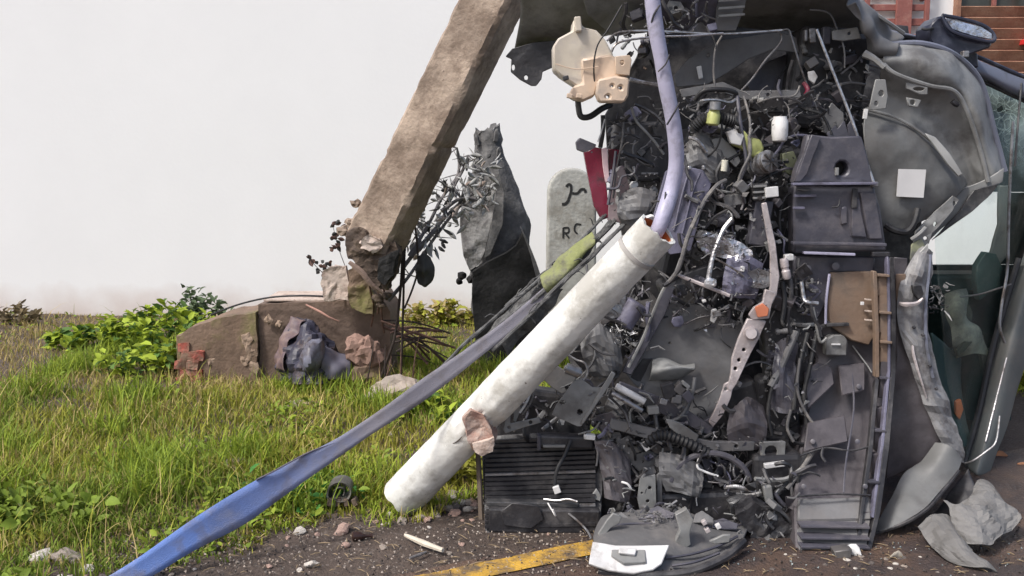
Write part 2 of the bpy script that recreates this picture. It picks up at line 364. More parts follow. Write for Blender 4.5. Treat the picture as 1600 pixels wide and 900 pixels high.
asphalt = mat('dirty_asphalt', (.055, .041, .038), .5, var=.32, vscale=3, dirt=(.115, .072, .05), damt=.42, dscale=2.2, bump=1.0, bscale=95, fleck=(.15, .13, .12), famt=-.02)
bm = bmesh.new(); RN = 120; prev = None
for i in range(RN+1):
    s = -60+120*i/RN if i not in () else 0
    e = EDGE0+ed*s; wob = .035*mnoise.noise(Vector((s*2.1, 0, 0)))+.02*mnoise.noise(Vector((s*7, 3, 0)))
    a = bm.verts.new(Vector((e.x, e.y, .006))+en*(.10+wob)); b = bm.verts.new(Vector((e.x, e.y, .006))-en*6.5)
    if prev: bm.faces.new((prev[0], a, b, prev[1]))
    prev = (a, b)
road = tag(from_bm('road', bm, asphalt, smooth=False), kind='structure')
yellowm = mat('worn_yellow_paint', (.50, .29, .04), .8, var=.2, vscale=8, dirt=(.12, .085, .055), damt=.42, dscale=9, bump=.5, bscale=120)
bm = bmesh.new(); prev = None
for i in range(241):
    s = -9+9.9*i/240; e = EDGE0+ed*s; w1 = .006*mnoise.noise(Vector((s*9, 0, 0))); w2 = .006*mnoise.noise(Vector((s*9, 9, 0)))
    a = bm.verts.new(Vector((e.x, e.y, .0105))+en*(.055+w1)); b = bm.verts.new(Vector((e.x, e.y, .0105))-en*(.055+w2))
    if prev: bm.faces.new((prev[0], a, b, prev[1]))
    prev = (a, b)
ln = from_bm('road_line', bm, yellowm, road, smooth=False)

# ------------------------------------------------------------------ white building behind
WY = 8.2
def wall_mat():
    m = mat('white_painted_plaster', (.80, .80, .795), .9, var=.02, vscale=1.2, bump=.12, bscale=30)
    t = m.node_tree; N = t.nodes; L = t.links; b = N['Principled BSDF']; src = b.inputs['Base Color'].links[0].from_socket
    tc = N.new('ShaderNodeTexCoord'); sx = N.new('ShaderNodeSeparateXYZ'); L.new(tc.outputs['Object'], sx.inputs[0])
    nn = N.new('ShaderNodeTexNoise'); nn.inputs['Scale'].default_value = 3; nn.inputs['Detail'].default_value = 8; L.new(tc.outputs['Object'], nn.inputs['Vector'])
    ma = N.new('ShaderNodeMath'); ma.operation = 'MULTIPLY_ADD'; ma.inputs[1].default_value = -.45; L.new(nn.outputs['Fac'], ma.inputs[0]); L.new(sx.outputs['Z'], ma.inputs[2])
    mr = N.new('ShaderNodeMapRange'); mr.inputs['From Min'].default_value = -.2; mr.inputs['From Max'].default_value = .06; mr.inputs['To Min'].default_value = .55; mr.inputs['To Max'].default_value = 0
    L.new(ma.outputs[0], mr.inputs['Value'])
    mx = N.new('ShaderNodeMix'); mx.data_type = 'RGBA'; mx.inputs['B'].default_value = (.5, .38, .32, 1)
    L.new(mr.outputs['Result'], mx.inputs['Factor']); L.new(src, mx.inputs['A']); L.new(mx.outputs['Result'], b.inputs['Base Color'])
    return m
wallm = wall_mat()
def wbox(name, parent, x0, x1, y0, y1, z0, z1, m, bev=.004):
    bm = bmesh.new(); X, Y, Z = Vector((1,0,0)), Vector((0,1,0)), Vector((0,0,1))
    add_box(bm, Vector(((x0+x1)/2, (y0+y1)/2, (z0+z1)/2)), X, Y, Z, (x1-x0)/2, (y1-y0)/2, (z1-z0)/2)
    o = from_bm(name, bm, m, parent, False)
    return bevel(o, bev) if bev else o
bld = thing('building', 'white plastered building wall rising behind the grass and the wreck', 'building', Vector((0, WY, 0)))
wbox('wall', bld, -16, 16, WY, WY+.25, -.1, 3.9, wallm, 0)
wbox('roof_slab', bld, -16.2, 16.2, WY-.12, WY+3.2, 3.9, 4.08, wallm, .01)
wbox('side_wall', bld, -16, -15.75, WY+.25, WY+3, -.1, 3.9, wallm, 0)
wbox('side_wall', bld, 15.75, 16, WY+.25, WY+3, -.1, 3.9, wallm, 0)
def wx(px): return (px-800)/FPX*WY/1.028*1.0      # x on the wall plane for the top strip of the picture
def wz(py): return P(800, py, WY).z
# slatted wooden lattice screen
lat = thing('lattice_screen', 'red-brown wooden lattice screen on the white wall beside the mirror', 'screen', Vector((wx(1390), WY-.09, wz(66))), None)
for (xa, xb) in ((1296, 1303), (1344, 1351), (1392, 1416), (1436, 1443)):
    wbox('post', lat, wx(xa), wx(xb), WY-.115, WY-.08, wz(66), wz(-55), woodm)
for ya, yb in ((-36, -26), (-12, -1), (9, 19), (31, 42), (55, 66)):
    wbox('rail', lat, wx(1292), wx(1441), WY-.08, WY-.055, wz(yb), wz(ya), woodm)
for xa in (1300, 1404, 1438): wbox('wall_bracket', lat, wx(xa)-.015, wx(xa)+.015, WY-.06, WY+.01, wz(2), wz(-6), woodm, 0)
# louvred window
lou = thing('louvred_window', 'brown louvred wooden window at the top right, above the wing mirror', 'window', Vector((wx(1570), WY-.03, wz(128))))
wbox('pane', lou, wx(1494), wx(1700), WY-.012, WY-.004, wz(11), wz(-80), darkpane, 0)
wbox('frame', lou, wx(1488), wx(1495), WY-.07, WY+.01, wz(130), wz(-85), woodo)
wbox('frame', lou, wx(1700), wx(1708), WY-.07, WY+.01, wz(130), wz(-85), woodo)
wbox('frame', lou, wx(1546), wx(1551), WY-.05, WY+.005, wz(11), wz(-80), woodm)
wbox('backing_board', lou, wx(1495), wx(1700), WY-.012, WY-.004, wz(130), wz(12), woodm, 0)
for k in range(7):
    y0 = 12+k*17; bm = bmesh.new(); c = Vector(((wx(1495)+wx(1700))/2, WY-.045, (wz(y0)+wz(y0+14))/2))
    ax = Vector((1, 0, 0)); az = Vector((0, -.42, .9)).normalized(); ay = ax.cross(az)
    add_box(bm, c, ax, ay, az, (wx(1700)-wx(1495))/2, .008, .042); bevel(from_bm('slat', bm, woodo, lou, False), .003)
rp = thing('red_post', 'red painted post at the right edge of the louvred window', 'post', Vector((wx(1600), WY-.16, 0)))
wbox('shaft', rp, wx(1594), wx(1603), WY-.19, WY-.14, wz(64), 3.1, redpaint)
wbox('base_plate', rp, wx(1590), wx(1607), WY-.2, WY+.01, wz(72), wz(64), redpaint)

# ------------------------------------------------------------------ broken concrete footing with brick end
FY = 5.75
foot = thing('concrete_footing', 'low mossy concrete footing with a broken red brick end in the grass', 'footing', Vector((-1.4, FY, 0)))
def rough(p, a=.012):
    q = p.copy(); q += Vector((nz(p, 6, 1), nz(p, 6, 9), nz(p, 6, 17)))*a*1.6+Vector((nz(p, 19, 3), nz(p, 19, 5), nz(p, 19, 8)))*a*.7
    return q
def cut_block(top, y0, depth, m, amp, NX=34):
    """block with a cut top edge: top = [(x, z)]"""
    bm = bmesh.new(); x0, x1 = top[0][0], top[-1][0]; rows = []
    for i in range(NX+1):
        x = x0+(x1-x0)*i/NX
        for (p, q) in zip(top, top[1:]):
            if p[0] <= x <= q[0]+1e-6: tz = p[1]+(q[1]-p[1])*(x-p[0])/(q[0]-p[0])
        ring = [Vector((x, y0, -.06+(tz+.06)*j/10)) for j in range(11)]+[Vector((x, y0+depth*j/5, tz)) for j in range(1, 6)]+[Vector((x, y0+depth, tz-(tz+.06)*j/4)) for j in range(1, 5)]
        rows.append(ring)
    vv = [[bm.verts.new(rough(p, amp)) for p in r] for r in rows]
    for i in range(NX):
        for j in range(len(vv[0])-1): bm.faces.new((vv[i][j], vv[i+1][j], vv[i+1][j+1], vv[i][j+1]))
    bm.faces.new(vv[0]); bm.faces.new(vv[-1][::-1])
    return from_bm('block', bm, m, foot, True)
cut_block([(-2.02, .27), (-1.97, .33), (-1.86, .37), (-1.74, .405), (-1.55, .43)], FY-.02, .42, footing, .008)
cut_block([(-1.545, .475), (-1.3, .49), (-1.0, .515), (-.80, .53), (-.74, .44)], FY+.02, .46, mat('brown_concrete', (.165, .115, .088), .92, var=.25, vscale=5, dirt=(.115, .08, .06), damt=.4, dscale=4, bump=.7, bscale=35, fleck=(.27, .2, .16), famt=-.05), .006)
wbox('painted_lit_top', foot, -1.52, -1.0, FY+.06, FY+.44, .492, .505, concl, .003)  # paler slab puts the bright, lit look of the top face into colour
# a crack with pale broken mortar and the brick end
for k, (px, py, s) in enumerate(((388, 530, .05), (392, 548, .06), (384, 562, .045), (398, 575, .05), (330, 565, .035), (312, 572, .04), (420, 500, .03), (436, 506, .025))):
    q = P(px, py, FY-.01); bm = bmesh.new(); bmesh.ops.create_icosphere(bm, subdivisions=2, radius=1)
    for v in bm.verts: v.co = q+Vector((v.co.x*s*.8, v.co.y*.016, v.co.z*s*.9))*(1+.8*nz(v.co, 1.7, k))
    from_bm('mortar_patch', bm, mat('tan_mortar', (.31, .225, .165), .92, var=.3, vscale=14, dirt=(.2, .14, .1), damt=.4, dscale=12, bump=.7), foot, False)
bz = 0
for r in range(5):
    for c in range(2):
        if r == 4 and c == 1: continue
        x0 = -2.035+c*.074+(.022 if r % 2 else 0)+rnd.uniform(-.008, .008); z0 = -.015+r*.052
        bm = bmesh.new(); add_box(bm, Vector((x0+.04, FY+.065+rnd.uniform(-.012, .012), z0+.025)), Vector((1,0,0)), Vector((0,1,0)), Vector((0,0,1)), .034, .1, .025)
        bmesh.ops.subdivide_edges(bm, edges=bm.edges, cuts=2, use_grid_fill=True)
        for v in bm.verts: v.co = rough(v.co, .013)
        from_bm('brick', bm, brick_m, foot, False)
bm = bmesh.new(); add_box(bm, Vector((-1.985, FY+.16, .13)), Vector((1,0,0)), Vector((0,1,0)), Vector((0,0,1)), .055, .17, .16); from_bm('mortar_core', bm, footing, foot, False)
tube('cable', foot, [(330, 492, 5.8), (372, 476, 5.75), (420, 465, 5.72), (470, 462, 5.7), (520, 464, 5.72), (545, 467, 5.8)], .006, rubber)
tube('root', foot, [(478, 476, 5.72), (500, 487, 5.70), (515, 496, 5.70), (530, 502, 5.72)], [.005, .007, .006, .003], mat('pinkish_root', (.45, .25, .2), .85))

# ------------------------------------------------------------------ snapped concrete utility pole leaning over the footing
pb, pt = P(588, 374, 5.42), P(901, -265, 5.0)
pole = thing('utility_pole', 'snapped square concrete utility pole leaning over the footing', 'pole', Vector((pb.x, pb.y, 0)))
ax = (pt-pb).normalized(); nn = Vector((-.42, -.90, 0)); nn = (nn-ax*nn.dot(ax)).normalized(); sd = ax.cross(nn).normalized()
if sd.x < 0: sd = -sd
HW, HD = .137, .115
sec = []
for (sx, sy) in ((-1, -1), (1, -1), (1, 1), (-1, 1)):
    for k in range(8):
        sec.append((sx, sy))
def section():
    c = .024; pts = []; cor = [(-HW, HD), (HW, HD), (HW, -HD), (-HW, -HD)]        # (side, normal)
    for i in range(4):
        a, b = Vector(cor[i]), Vector(cor[(i+1) % 4]); d = (b-a).normalized()
        for t in np.linspace(0, 1, 8): pts.append(a+d*c+(b-a-d*2*c)*float(t))
    return pts
sec = section(); L = (pt-pb).length; rows = []; NP = 90; bm = bmesh.new()
for i in range(NP+1):
    s = L*i/NP; ring = []
    for q in sec:
        p = pb+ax*s+sd*q.x+nn*q.y
        a = .004
        if s < .35: a = .014
        if abs(q.x) > HW*.78 and abs(q.y) > HD*.72 and nz(p, 6, 11) > .12: a = .011
        d = Vector((nz(p, 5, 2), nz(p, 5, 7), nz(p, 5, 4)))*a+Vector((nz(p, 24, 1), nz(p, 24, 2), nz(p, 24, 3)))*a*.6
        if i == 0: d += ax*(.07*nz(p, 7, 3)-.02)
        crack = s-(.56+.10*(q.x/HW)+.03*nz(p, 9, 5))
        if abs(crack) < .018: d -= (sd*q.x+nn*q.y).normalized()*.010
        ring.append(bm.verts.new(p+d))
    rows.append(ring)
n = len(sec)
for i in range(NP):
    for k in range(n): bm.faces.new((rows[i][k], rows[i][(k+1) % n], rows[i+1][(k+1) % n], rows[i+1][k]))
bm.faces.new(rows[-1]); cv = bm.verts.new(pb+ax*.05)
for k in range(n): bm.faces.new((rows[0][(k+1) % n], rows[0][k], cv))
from_bm('shaft', bm, concrete, pole, True)
# broken dark lower end
def chunk(name, parent, outline, Y, depth, m, amp=.015, sub=3):
    bm = bmesh.new(); ws = [P(x, y, Y) for x, y in outline]; vs = [bm.verts.new(p) for p in ws]; f = bm.faces.new(vs)
    r = bmesh.ops.extrude_face_region(bm, geom=[f])
    for v in [g for g in r['geom'] if isinstance(g, bmesh.types.BMVert)]: v.co.y += depth
    bmesh.ops.triangulate(bm, faces=bm.faces)
    for _ in range(sub):
        bmesh.ops.subdivide_edges(bm, edges=[e for e in bm.edges if e.calc_length() > .022], cuts=1); bmesh.ops.triangulate(bm, faces=[f for f in bm.faces if len(f.verts) > 3])
    s = rnd.random()*30
    for v in bm.verts:
        p = v.co.copy(); v.co += Vector((nz(p, 9, s), nz(p, 9, s+5), nz(p, 9, s+9)))*amp+Vector((nz(p, 28, s), nz(p, 28, s+5), nz(p, 28, s+9)))*amp*.6
    return from_bm(name, bm, m, parent, False)
chunk('broken_end', pole, [(540, 366), (558, 356), (590, 372), (616, 366), (624, 395), (616, 428), (604, 456), (590, 456), (566, 426), (544, 406)], 5.28, .2, concd, .024)
chunk('broken_core', pole, [(560, 372), (575, 366), (590, 372), (592, 392), (578, 402), (564, 390)], 5.24, .08, concl, .03)
chunk('broken_face', pole, [(592, 402), (622, 392), (614, 430), (600, 446), (590, 436)], 5.245, .06, char, .016)
tube('torn_strip', pole, [(546, 410, 5.26), (564, 424, 5.24), (580, 444, 5.24), (598, 458, 5.26)], [.012, .018, .016, .01], mat('torn_strip', (.2, .14, .11), .9, bump=.5), seg=6)
tube('reinforcing_bar', pole, [(574, 420, 5.38), (578, 450, 5.45), (584, 480, 5.55), (580, 510, 5.62)], .006, rust)
tube('reinforcing_bar', pole, [(598, 430, 5.38), (600, 455, 5.45), (596, 485, 5.52), (600, 520, 5.6)], .006, rust)
tube('reinforcing_bar', pole, [(586, 430, 5.36), (592, 465, 5.42), (590, 490, 5.5)], .006, rust)
for k, (px, py, s) in enumerate(((536, 360, .035), (548, 348, .03), (556, 318, .03), (600, 395, .03), (604, 462, .028), (590, 466, .03), (596, 476, .026))):
    q = P(px, py, 5.4); bm = bmesh.new(); bmesh.ops.create_icosphere(bm, subdivisions=2, radius=1)
    for v in bm.verts: v.co = q+Vector((v.co.x*s, v.co.y*s, v.co.z*s*.8))*(1+.7*nz(v.co, 1.7, k))
    from_bm('broken_piece', bm, concd if k > 3 else concrete, pole, False)

# broken slabs standing on the footing below the pole
sh = thing('concrete_shard', 'pale pinkish concrete shard standing on the footing below the pole', 'rubble', P(525, 466, 5.62))
chunk('body', sh, [(500, 445), (506, 425), (518, 416), (538, 418), (545, 440), (546, 470), (505, 470)], 5.55, .12, concl, .016)
sh2 = thing('concrete_shard', 'brown cracked concrete shard between pale shard and hanging pole end', 'rubble', P(565, 470, 5.62))
chunk('body', sh2, [(545, 424), (556, 420), (570, 440), (586, 462), (585, 490), (548, 485)], 5.52, .14, footing, .016)

# ------------------------------------------------------------------ charred stump
sb = G(792, 572); stump = thing('tree_stump', 'tall charred tree stump with grey splintered top behind the pipe', 'stump', sb)
SY = sb.y
cl = [(806, 590), (802, 540), (795, 480), (788, 420), (782, 360), (777, 300), (766, 245), (760, 200)]
rd = [66, 58, 55, 50, 44, 36, 22, 19]
pw = spline([P(x, y, SY+.1) for x, y in cl], 44); bm = bmesh.new(); rings = []
for i, c in enumerate(pw):
    k = i/44*7; a = min(int(k), 6); r = (rd[a]*(1-k+a)+rd[a+1]*(k-a))*M(SY+.1); ring = []
    for q in range(22):
        an = 2*PI*q/22; d = Vector((math.cos(an), math.sin(an)*.7, 0)); p = c+d*r
        p += d*(.05*r/.2*nz(p, 4, 3)+.022*nz(Vector((an*3, 0, p.z*2)), 3, 1)+.012*nz(p, 17, 5))
        if i > 40: p += d*.015*nz(p, 30, 3)
        if i == 44: p.z += .05*nz(p, 30, 2)+.02*math.cos(an)
        ring.append(bm.verts.new(p))
    rings.append(ring)
for i in range(44):
    for q in range(22): bm.faces.new((rings[i][q], rings[i][(q+1) % 22], rings[i+1][(q+1) % 22], rings[i+1][q]))
cv = bm.verts.new(pw[-1]-Vector((0, 0, .06)))
for q in range(22): bm.faces.new((rings[-1][q], rings[-1][(q+1) % 22], cv))
from_bm('trunk', bm, bark, stump, True)
plate('charred_face', stump, [(738, 424), (762, 408), (790, 395), (806, 384), (818, 360), (830, 392), (842, 440), (848, 520), (846, 600), (745, 600), (742, 520), (737, 470)], SY-.17, .14, char, dent=.03, freq=6, sub=3, bev=.006)
palebark = mat('pale_split_wood', (.27, .265, .26), .9, var=.35, vscale=16, dirt=(.12, .115, .115), damt=.42, dscale=13, bump=.8, bscale=40)
plate('split_face', stump, [(722, 300), (734, 272), (750, 258), (768, 270), (776, 296), (770, 340), (758, 392), (748, 414), (734, 424), (724, 400), (718, 350)], SY-.14, .05, palebark, dent=.03, freq=11, sub=3)
plate('bark_strip', stump, [(766, 262), (778, 258), (788, 300), (786, 350), (766, 398), (756, 404), (768, 350), (774, 300)], SY-.16, .03, bark, dent=.012, freq=10)
plate('split_edge', stump, [(812, 352), (822, 370), (838, 410), (852, 452), (858, 500), (850, 520), (842, 450), (828, 396)], SY-.19, .05, bark, dent=.012)
for k, (x, y, dx, dy) in enumerate(((746, 216, -3, -5), (774, 210, 3, -9), (747, 240, -6, -5), (778, 236, 3, -6), (743, 262, -7, -5))):
    tube('splinter', stump, [(x, y+10, SY+.05), (x+dx*.5, y+dy*.4, SY+.04), (x+dx, y+dy, SY+.04)], [.022, .014, .002], bark, seg=5)
for px, py, s in ((736, 436, .03), (722, 430, .025), (718, 440, .02)):
    q = P(px, py, SY-.1); bm = bmesh.new(); bmesh.ops.create_icosphere(bm, subdivisions=2, radius=s)
    for v in bm.verts: v.co = q+v.co*(1+.6*nz(v.co, 40, px))
    from_bm('fungus', bm, char, stump, False)
tube('broken_limb', stump, [(745, 400, SY-.05), (738, 425, SY-.1), (733, 440, SY-.1)], [.02, .015, .008], bark, seg=6)

# ------------------------------------------------------------------ milestone with painted marks
MY = 7.0
ms = thing('milestone', 'round-topped grey milestone with black painted marks between stump and wreck', 'milestone', Vector((P(893, 400, MY).x, MY+.08, 0)))
bm = bmesh.new(); cx = P(893, 400, MY).x; hw = 38*M(MY); ztop = P(893, 262, MY).z
out = [(-hw*1.1, -.05), (-hw*1.05, .3)] + [(-hw*math.cos(a)*(1 if a < PI/2 else 1), ztop-hw*1.0+hw*math.sin(a)*1.0) for a in np.linspace(0, PI, 15)] + [(hw*1.05, .3), (hw*1.1, -.05)]
vs = [bm.verts.new((cx+a, MY, b)) for a, b in out]; f = bm.faces.new(vs)
r = bmesh.ops.extrude_face_region(bm, geom=[f])
for v in [g for g in r['geom'] if isinstance(g, bmesh.types.BMVert)]: v.co.y += .16
bmesh.ops.recalc_face_normals(bm, faces=bm.faces); bevel(from_bm('stone', bm, stone_m, ms, False), .022, 4)
def stroke(name, parent, pts, Y, wpx, m, th=.006):
    pw = spline([P(x, y, Y) for x, y in pts], max(4, (len(pts)-1)*4)); bm = bmesh.new(); h = wpx*M(Y)/2; prev = None
    for i, p in enumerate(pw):
        t = (pw[min(i+1, len(pw)-1)]-pw[max(i-1, 0)]).normalized(); s = t.cross(Vector((0, 1, 0))).normalized()*h
        q = [bm.verts.new(p+s), bm.verts.new(p-s), bm.verts.new(p-s-Vector((0, th, 0))), bm.verts.new(p+s-Vector((0, th, 0)))]
        if prev:
            for k in range(4): bm.faces.new((prev[k], prev[(k+1) % 4], q[(k+1) % 4], q[k]))
        else: bm.faces.new(q)
        prev = q
    bm.faces.new(prev[::-1]); return from_bm(name, bm, m, parent, False)
for pts, wd in (([(885, 292), (888, 288), (892, 290), (892, 300), (888, 312)], 4), ([(889, 312), (884, 318), (878, 319)], 4.5), ([(894, 302), (902, 302), (908, 296), (914, 296)], 4), ([(914, 296), (915, 301)], 4),
                ([(880, 372), (880, 356)], 3), ([(880, 356), (888, 356), (888, 363), (881, 364)], 2.6), ([(884, 365), (889, 372)], 2.6), ([(908, 351), (901, 350), (898, 354), (898, 361), (902, 365)], 2.6)):
    stroke('painted_mark', ms, pts, MY+.001, wd, blackpaint, .004)

# ------------------------------------------------------------------ fallen white pipe
pa, pe = G(622, 792, .105), P(1029, 358, 3.08); pa = P(634, 772, 3.58)
pipe = thing('white_pipe', 'thick dirty white pipe leaning from the verge onto the wreck', 'pipe', Vector((pa.x, pa.y, 0)))
ax = (pe-pa).normalized(); s1 = ax.cross(Vector((0, 0, 1))).normalized(); s2 = s1.cross(ax).normalized()
def pipe_shell(parent, m, rin, rout0, rout1):
    bm = bmesh.new(); L = (pe-pa).length; NS, NA = 70, 40; outr = []; inr = []
    for i in range(NS+1):
        t = i/NS; ro = []; ri = []
        for k in range(NA):
            a = 2*PI*k/NA; d = s1*math.cos(a)+s2*math.sin(a); R = rout0*(1-t)+rout1*t
            p = pa+ax*(L*t)
            if i == 0: p = p-ax*(.02+.02*nz(d, 2, 3))
            if i == NS: p = p+ax*(.015*nz(d, 2.5, 8))
            bump = .0025*nz(p+d, 6, 2)
            if abs(t-.925) < .010: bump -= .003
            bump += .0035*nz(p+d*.3, 16, 6)*(1 if nz(p, 3, 2) > .1 else .2)
            dd = (p+d*R-P(748, 668, 3.36)).length
            if dd < .10: bump -= .035*(1-dd/.10)*(1+.8*nz(p+d, 14, 4))
            ro.append(bm.verts.new(p+d*(R+bump))); ri.append(bm.verts.new(p+d*min(rin, R-.01)))
        outr.append(ro); inr.append(ri)
    for i in range(NS):
        for k in range(NA):
            j = (k+1) % NA
            bm.faces.new((outr[i][k], outr[i][j], outr[i+1][j], outr[i+1][k])); bm.faces.new((inr[i][j], inr[i][k], inr[i+1][k], inr[i+1][j]))
    for k in range(NA):
        j = (k+1) % NA; bm.faces.new((outr[0][j], outr[0][k], inr[0][k], inr[0][j])); bm.faces.new((outr[-1][k], outr[-1][j], inr[-1][j], inr[-1][k]))
    return from_bm('shell', bm, m, parent, True)
pipe_shell(pipe, white_pipe_m, .061, .082, .068)
bm = bmesh.new(); add_tube(bm, [pe-ax*.30, pe-ax*.012], [.0605, .0605], 40, False); add_tube(bm, [pe-ax*.30, pe-ax*.006], [.056, .056], 40, False); from_bm('orange_lining', bm, orangep, pipe, True)
bm = bmesh.new(); add_tube(bm, [pe-ax*.115, pe-ax*.1], [.0715, .0712], 40, True)
from_bm('joint_ring', bm, mat('grey_joint', (.36, .34, .32), .8), pipe, True)
chunk('broken_mortar', pipe, [(724, 655), (738, 645), (758, 650), (772, 670), (770, 698), (752, 709), (738, 705), (730, 685)], 3.315, .1, plaster, .018)
chunk('broken_mortar', pipe, [(738, 690), (770, 682), (772, 702), (752, 712), (740, 706)], 3.305, .06, concl, .012, 2)
for k, pts in enumerate(([(690, 690), (697, 682), (702, 672)], [(704, 694), (714, 690), (722, 682)], [(628, 770), (642, 766), (655, 762)], [(640, 781), (660, 776), (690, 768)], [(648, 788), (680, 780)])):
    d = [P(x, y, 3.5) for x, y in pts]                     # scratches follow the pipe wall
    out = []
    for (x, y) in pts:
        r = ray(x, y); c0 = Vector((0, 0, CAM_H)); w0 = c0-pa; rp_ = r-ax*r.dot(ax); wp = w0-ax*w0.dot(ax)
        A, B, C = rp_.dot(rp_), 2*rp_.dot(wp), wp.dot(wp)-.0765**2; disc = B*B-4*A*C
        if disc > 0: out.append(c0+r*((-B-math.sqrt(disc))/(2*A)))
    if len(out) > 1: tube('gouge', pipe, out, [.0015]+[.0035]*(len(out)-2)+[.001], mat('gouge_dirt', (.1, .085, .075), .9), world=True, seg=5)

# grey-lavender conduit running out of the pipe
con = thing('conduit', 'lavender grey plastic conduit rising from the end of the white pipe', 'conduit', pe)
tube('tube', con, [(1005, -120, 3.065), (1016, -30, 3.085), (1024, 40, 3.095), (1033, 90, 3.105), (1041, 135, 3.115), (1050, 180, 3.125), (1056, 225, 3.135), (1056, 262, 3.145), (1048, 300, 3.145), (1038, 332, 3.11), (1026, 362, 3.10), (1004, 388, 3.12)], [.024, .024, .025, .023, .025, .024, .025, .025, .026, .026, .024, .022], lavp, seg=16, n=70)
tube('tape', con, [(1031, 8, 3.065), (1022, 22, 3.065), (1018, 35, 3.075)], .003, blackp)
tube('tape', con, [(1046, 85, 3.077), (1040, 100, 3.077), (1028, 112, 3.085)], .0025, blackp)
tube('tape', con, [(1062, 160, 3.090), (1054, 175, 3.090), (1042, 195, 3.100)], .003, blackp)
tube('seam', con, [(1040, 300, 3.115), (1036, 330, 3.103), (1026, 352, 3.100)], .0025, blackp)

# ------------------------------------------------------------------ strap and cords
def strap_mat():
    m = mat('fading_blue_webbing', (.14, .235, .56), .75, var=.2, vscale=4, dirt=(.27, .31, .48), damt=.35, dscale=3, bump=.35, bscale=320)
    t = m.node_tree; N = t.nodes; L = t.links; b = N['Principled BSDF']; src = b.inputs['Base Color'].links[0].from_socket
    tc = N.new('ShaderNodeTexCoord'); sx = N.new('ShaderNodeSeparateXYZ'); L.new(tc.outputs['Object'], sx.inputs[0])
    nn_ = N.new('ShaderNodeTexNoise'); nn_.inputs['Scale'].default_value = 6; nn_.inputs['Detail'].default_value = 8; L.new(tc.outputs['Object'], nn_.inputs['Vector'])
    ma = N.new('ShaderNodeMath'); ma.operation = 'MULTIPLY_ADD'; ma.inputs[1].default_value = .5; L.new(nn_.outputs['Fac'], ma.inputs[0]); L.new(sx.outputs['X'], ma.inputs[2])
    mr = N.new('ShaderNodeMapRange'); mr.inputs['From Min'].default_value = .55; mr.inputs['From Max'].default_value = .98; L.new(ma.outputs[0], mr.inputs['Value'])
    mx = N.new('ShaderNodeMix'); mx.data_type = 'RGBA'; mx.inputs['B'].default_value = (.225, .215, .25, 1)
    L.new(mr.outputs['Result'], mx.inputs['Factor']); L.new(src, mx.inputs['A'])
    n4 = N.new('ShaderNodeTexNoise'); n4.inputs['Scale'].default_value = 16; n4.inputs['Detail'].default_value = 8; L.new(tc.outputs['Object'], n4.inputs['Vector'])
    r4 = N.new('ShaderNodeMapRange'); r4.inputs['From Min'].default_value = .52; r4.inputs['From Max'].default_value = .7; r4.inputs['To Max'].default_value = .6; L.new(n4.outputs['Fac'], r4.inputs['Value'])
    m5 = N.new('ShaderNodeMix'); m5.data_type = 'RGBA'; m5.inputs['B'].default_value = (.15, .13, .13, 1); L.new(r4.outputs['Result'], m5.inputs['Factor']); L.new(mx.outputs['Result'], m5.inputs['A'])
    L.new(m5.outputs['Result'], b.inputs['Base Color']); return m
strap_b = strap_g = strap_mat()
strap = thing('webbing_strap', 'taut blue webbing strap running from the verge up to the wreck', 'strap', G(180, 902))
def ribbon(name, parent, pts, m, th=.003, n=60):
    """pts: (px, py_top, py_bottom, Y) stations across the strap"""
    a = spline([P(p[0], p[1], p[3]) for p in pts], n); b = spline([P(p[0]+(p[4] if len(p) > 4 else 0), p[2], p[3]-.01) for p in pts], n); bm = bmesh.new(); V = []
    for i in range(n+1):
        line = []
        for k in range(5):
            p = a[i].lerp(b[i], k/4); p.y += .006*nz(p, 5, 2)+.003*math.sin(k/4*PI); line.append(bm.verts.new(p))
        V.append(line)
    for i in range(n):
        for k in range(4): bm.faces.new((V[i][k], V[i+1][k], V[i+1][k+1], V[i][k+1]))
    o = from_bm(name, bm, m, parent, True); s = o.modifiers.new('solid', 'SOLIDIFY'); s.thickness = th; s.offset = 0
    return o
ribbon('webbing', strap, [(150, 912, 925, 2.93), (215, 872, 912, 2.96), (300, 812, 862, 3.02), (380, 762, 820, 3.1), (440, 730, 778, 3.16), (490, 704, 742, 3.2), (530, 683, 714, 3.24), (570, 657, 686, 3.28), (610, 629, 660, 3.31), (660, 592, 628, 3.36), (710, 558, 590, 3.41), (760, 523, 550, 3.46), (805, 488, 516, 3.5), (850, 449, 474, 3.54)], strap_b, n=110)
tube('edge_stitching', strap, [(522, 692, 3.233), (480, 708, 3.19), (430, 735, 3.145), (400, 750, 3.12)], .003, mat('stitching', (.11, .10, .13), .8), seg=6)
cords = [('dirty grey cord lying highest along the white pipe', [(640, 622, 3.46), (720, 545, 3.5), (780, 490, 3.54), (840, 440, 3.57), (900, 385, 3.6), (945, 335, 3.62)], .011),
         ('thick frayed grey cord next to the white pipe', [(720, 560, 3.5), (790, 500, 3.52), (850, 455, 3.54), (905, 405, 3.57), (960, 345, 3.6)], .016),
         ('dark twisted cord hugging the white pipe', [(770, 545, 3.47), (820, 500, 3.49), (880, 440, 3.51), (935, 390, 3.53), (985, 340, 3.57)], .012),
         ('thin black cord among the frayed cords', [(790, 478, 3.6), (845, 430, 3.6), (890, 400, 3.6), (930, 352, 3.62), (966, 315, 3.64)], .006)]
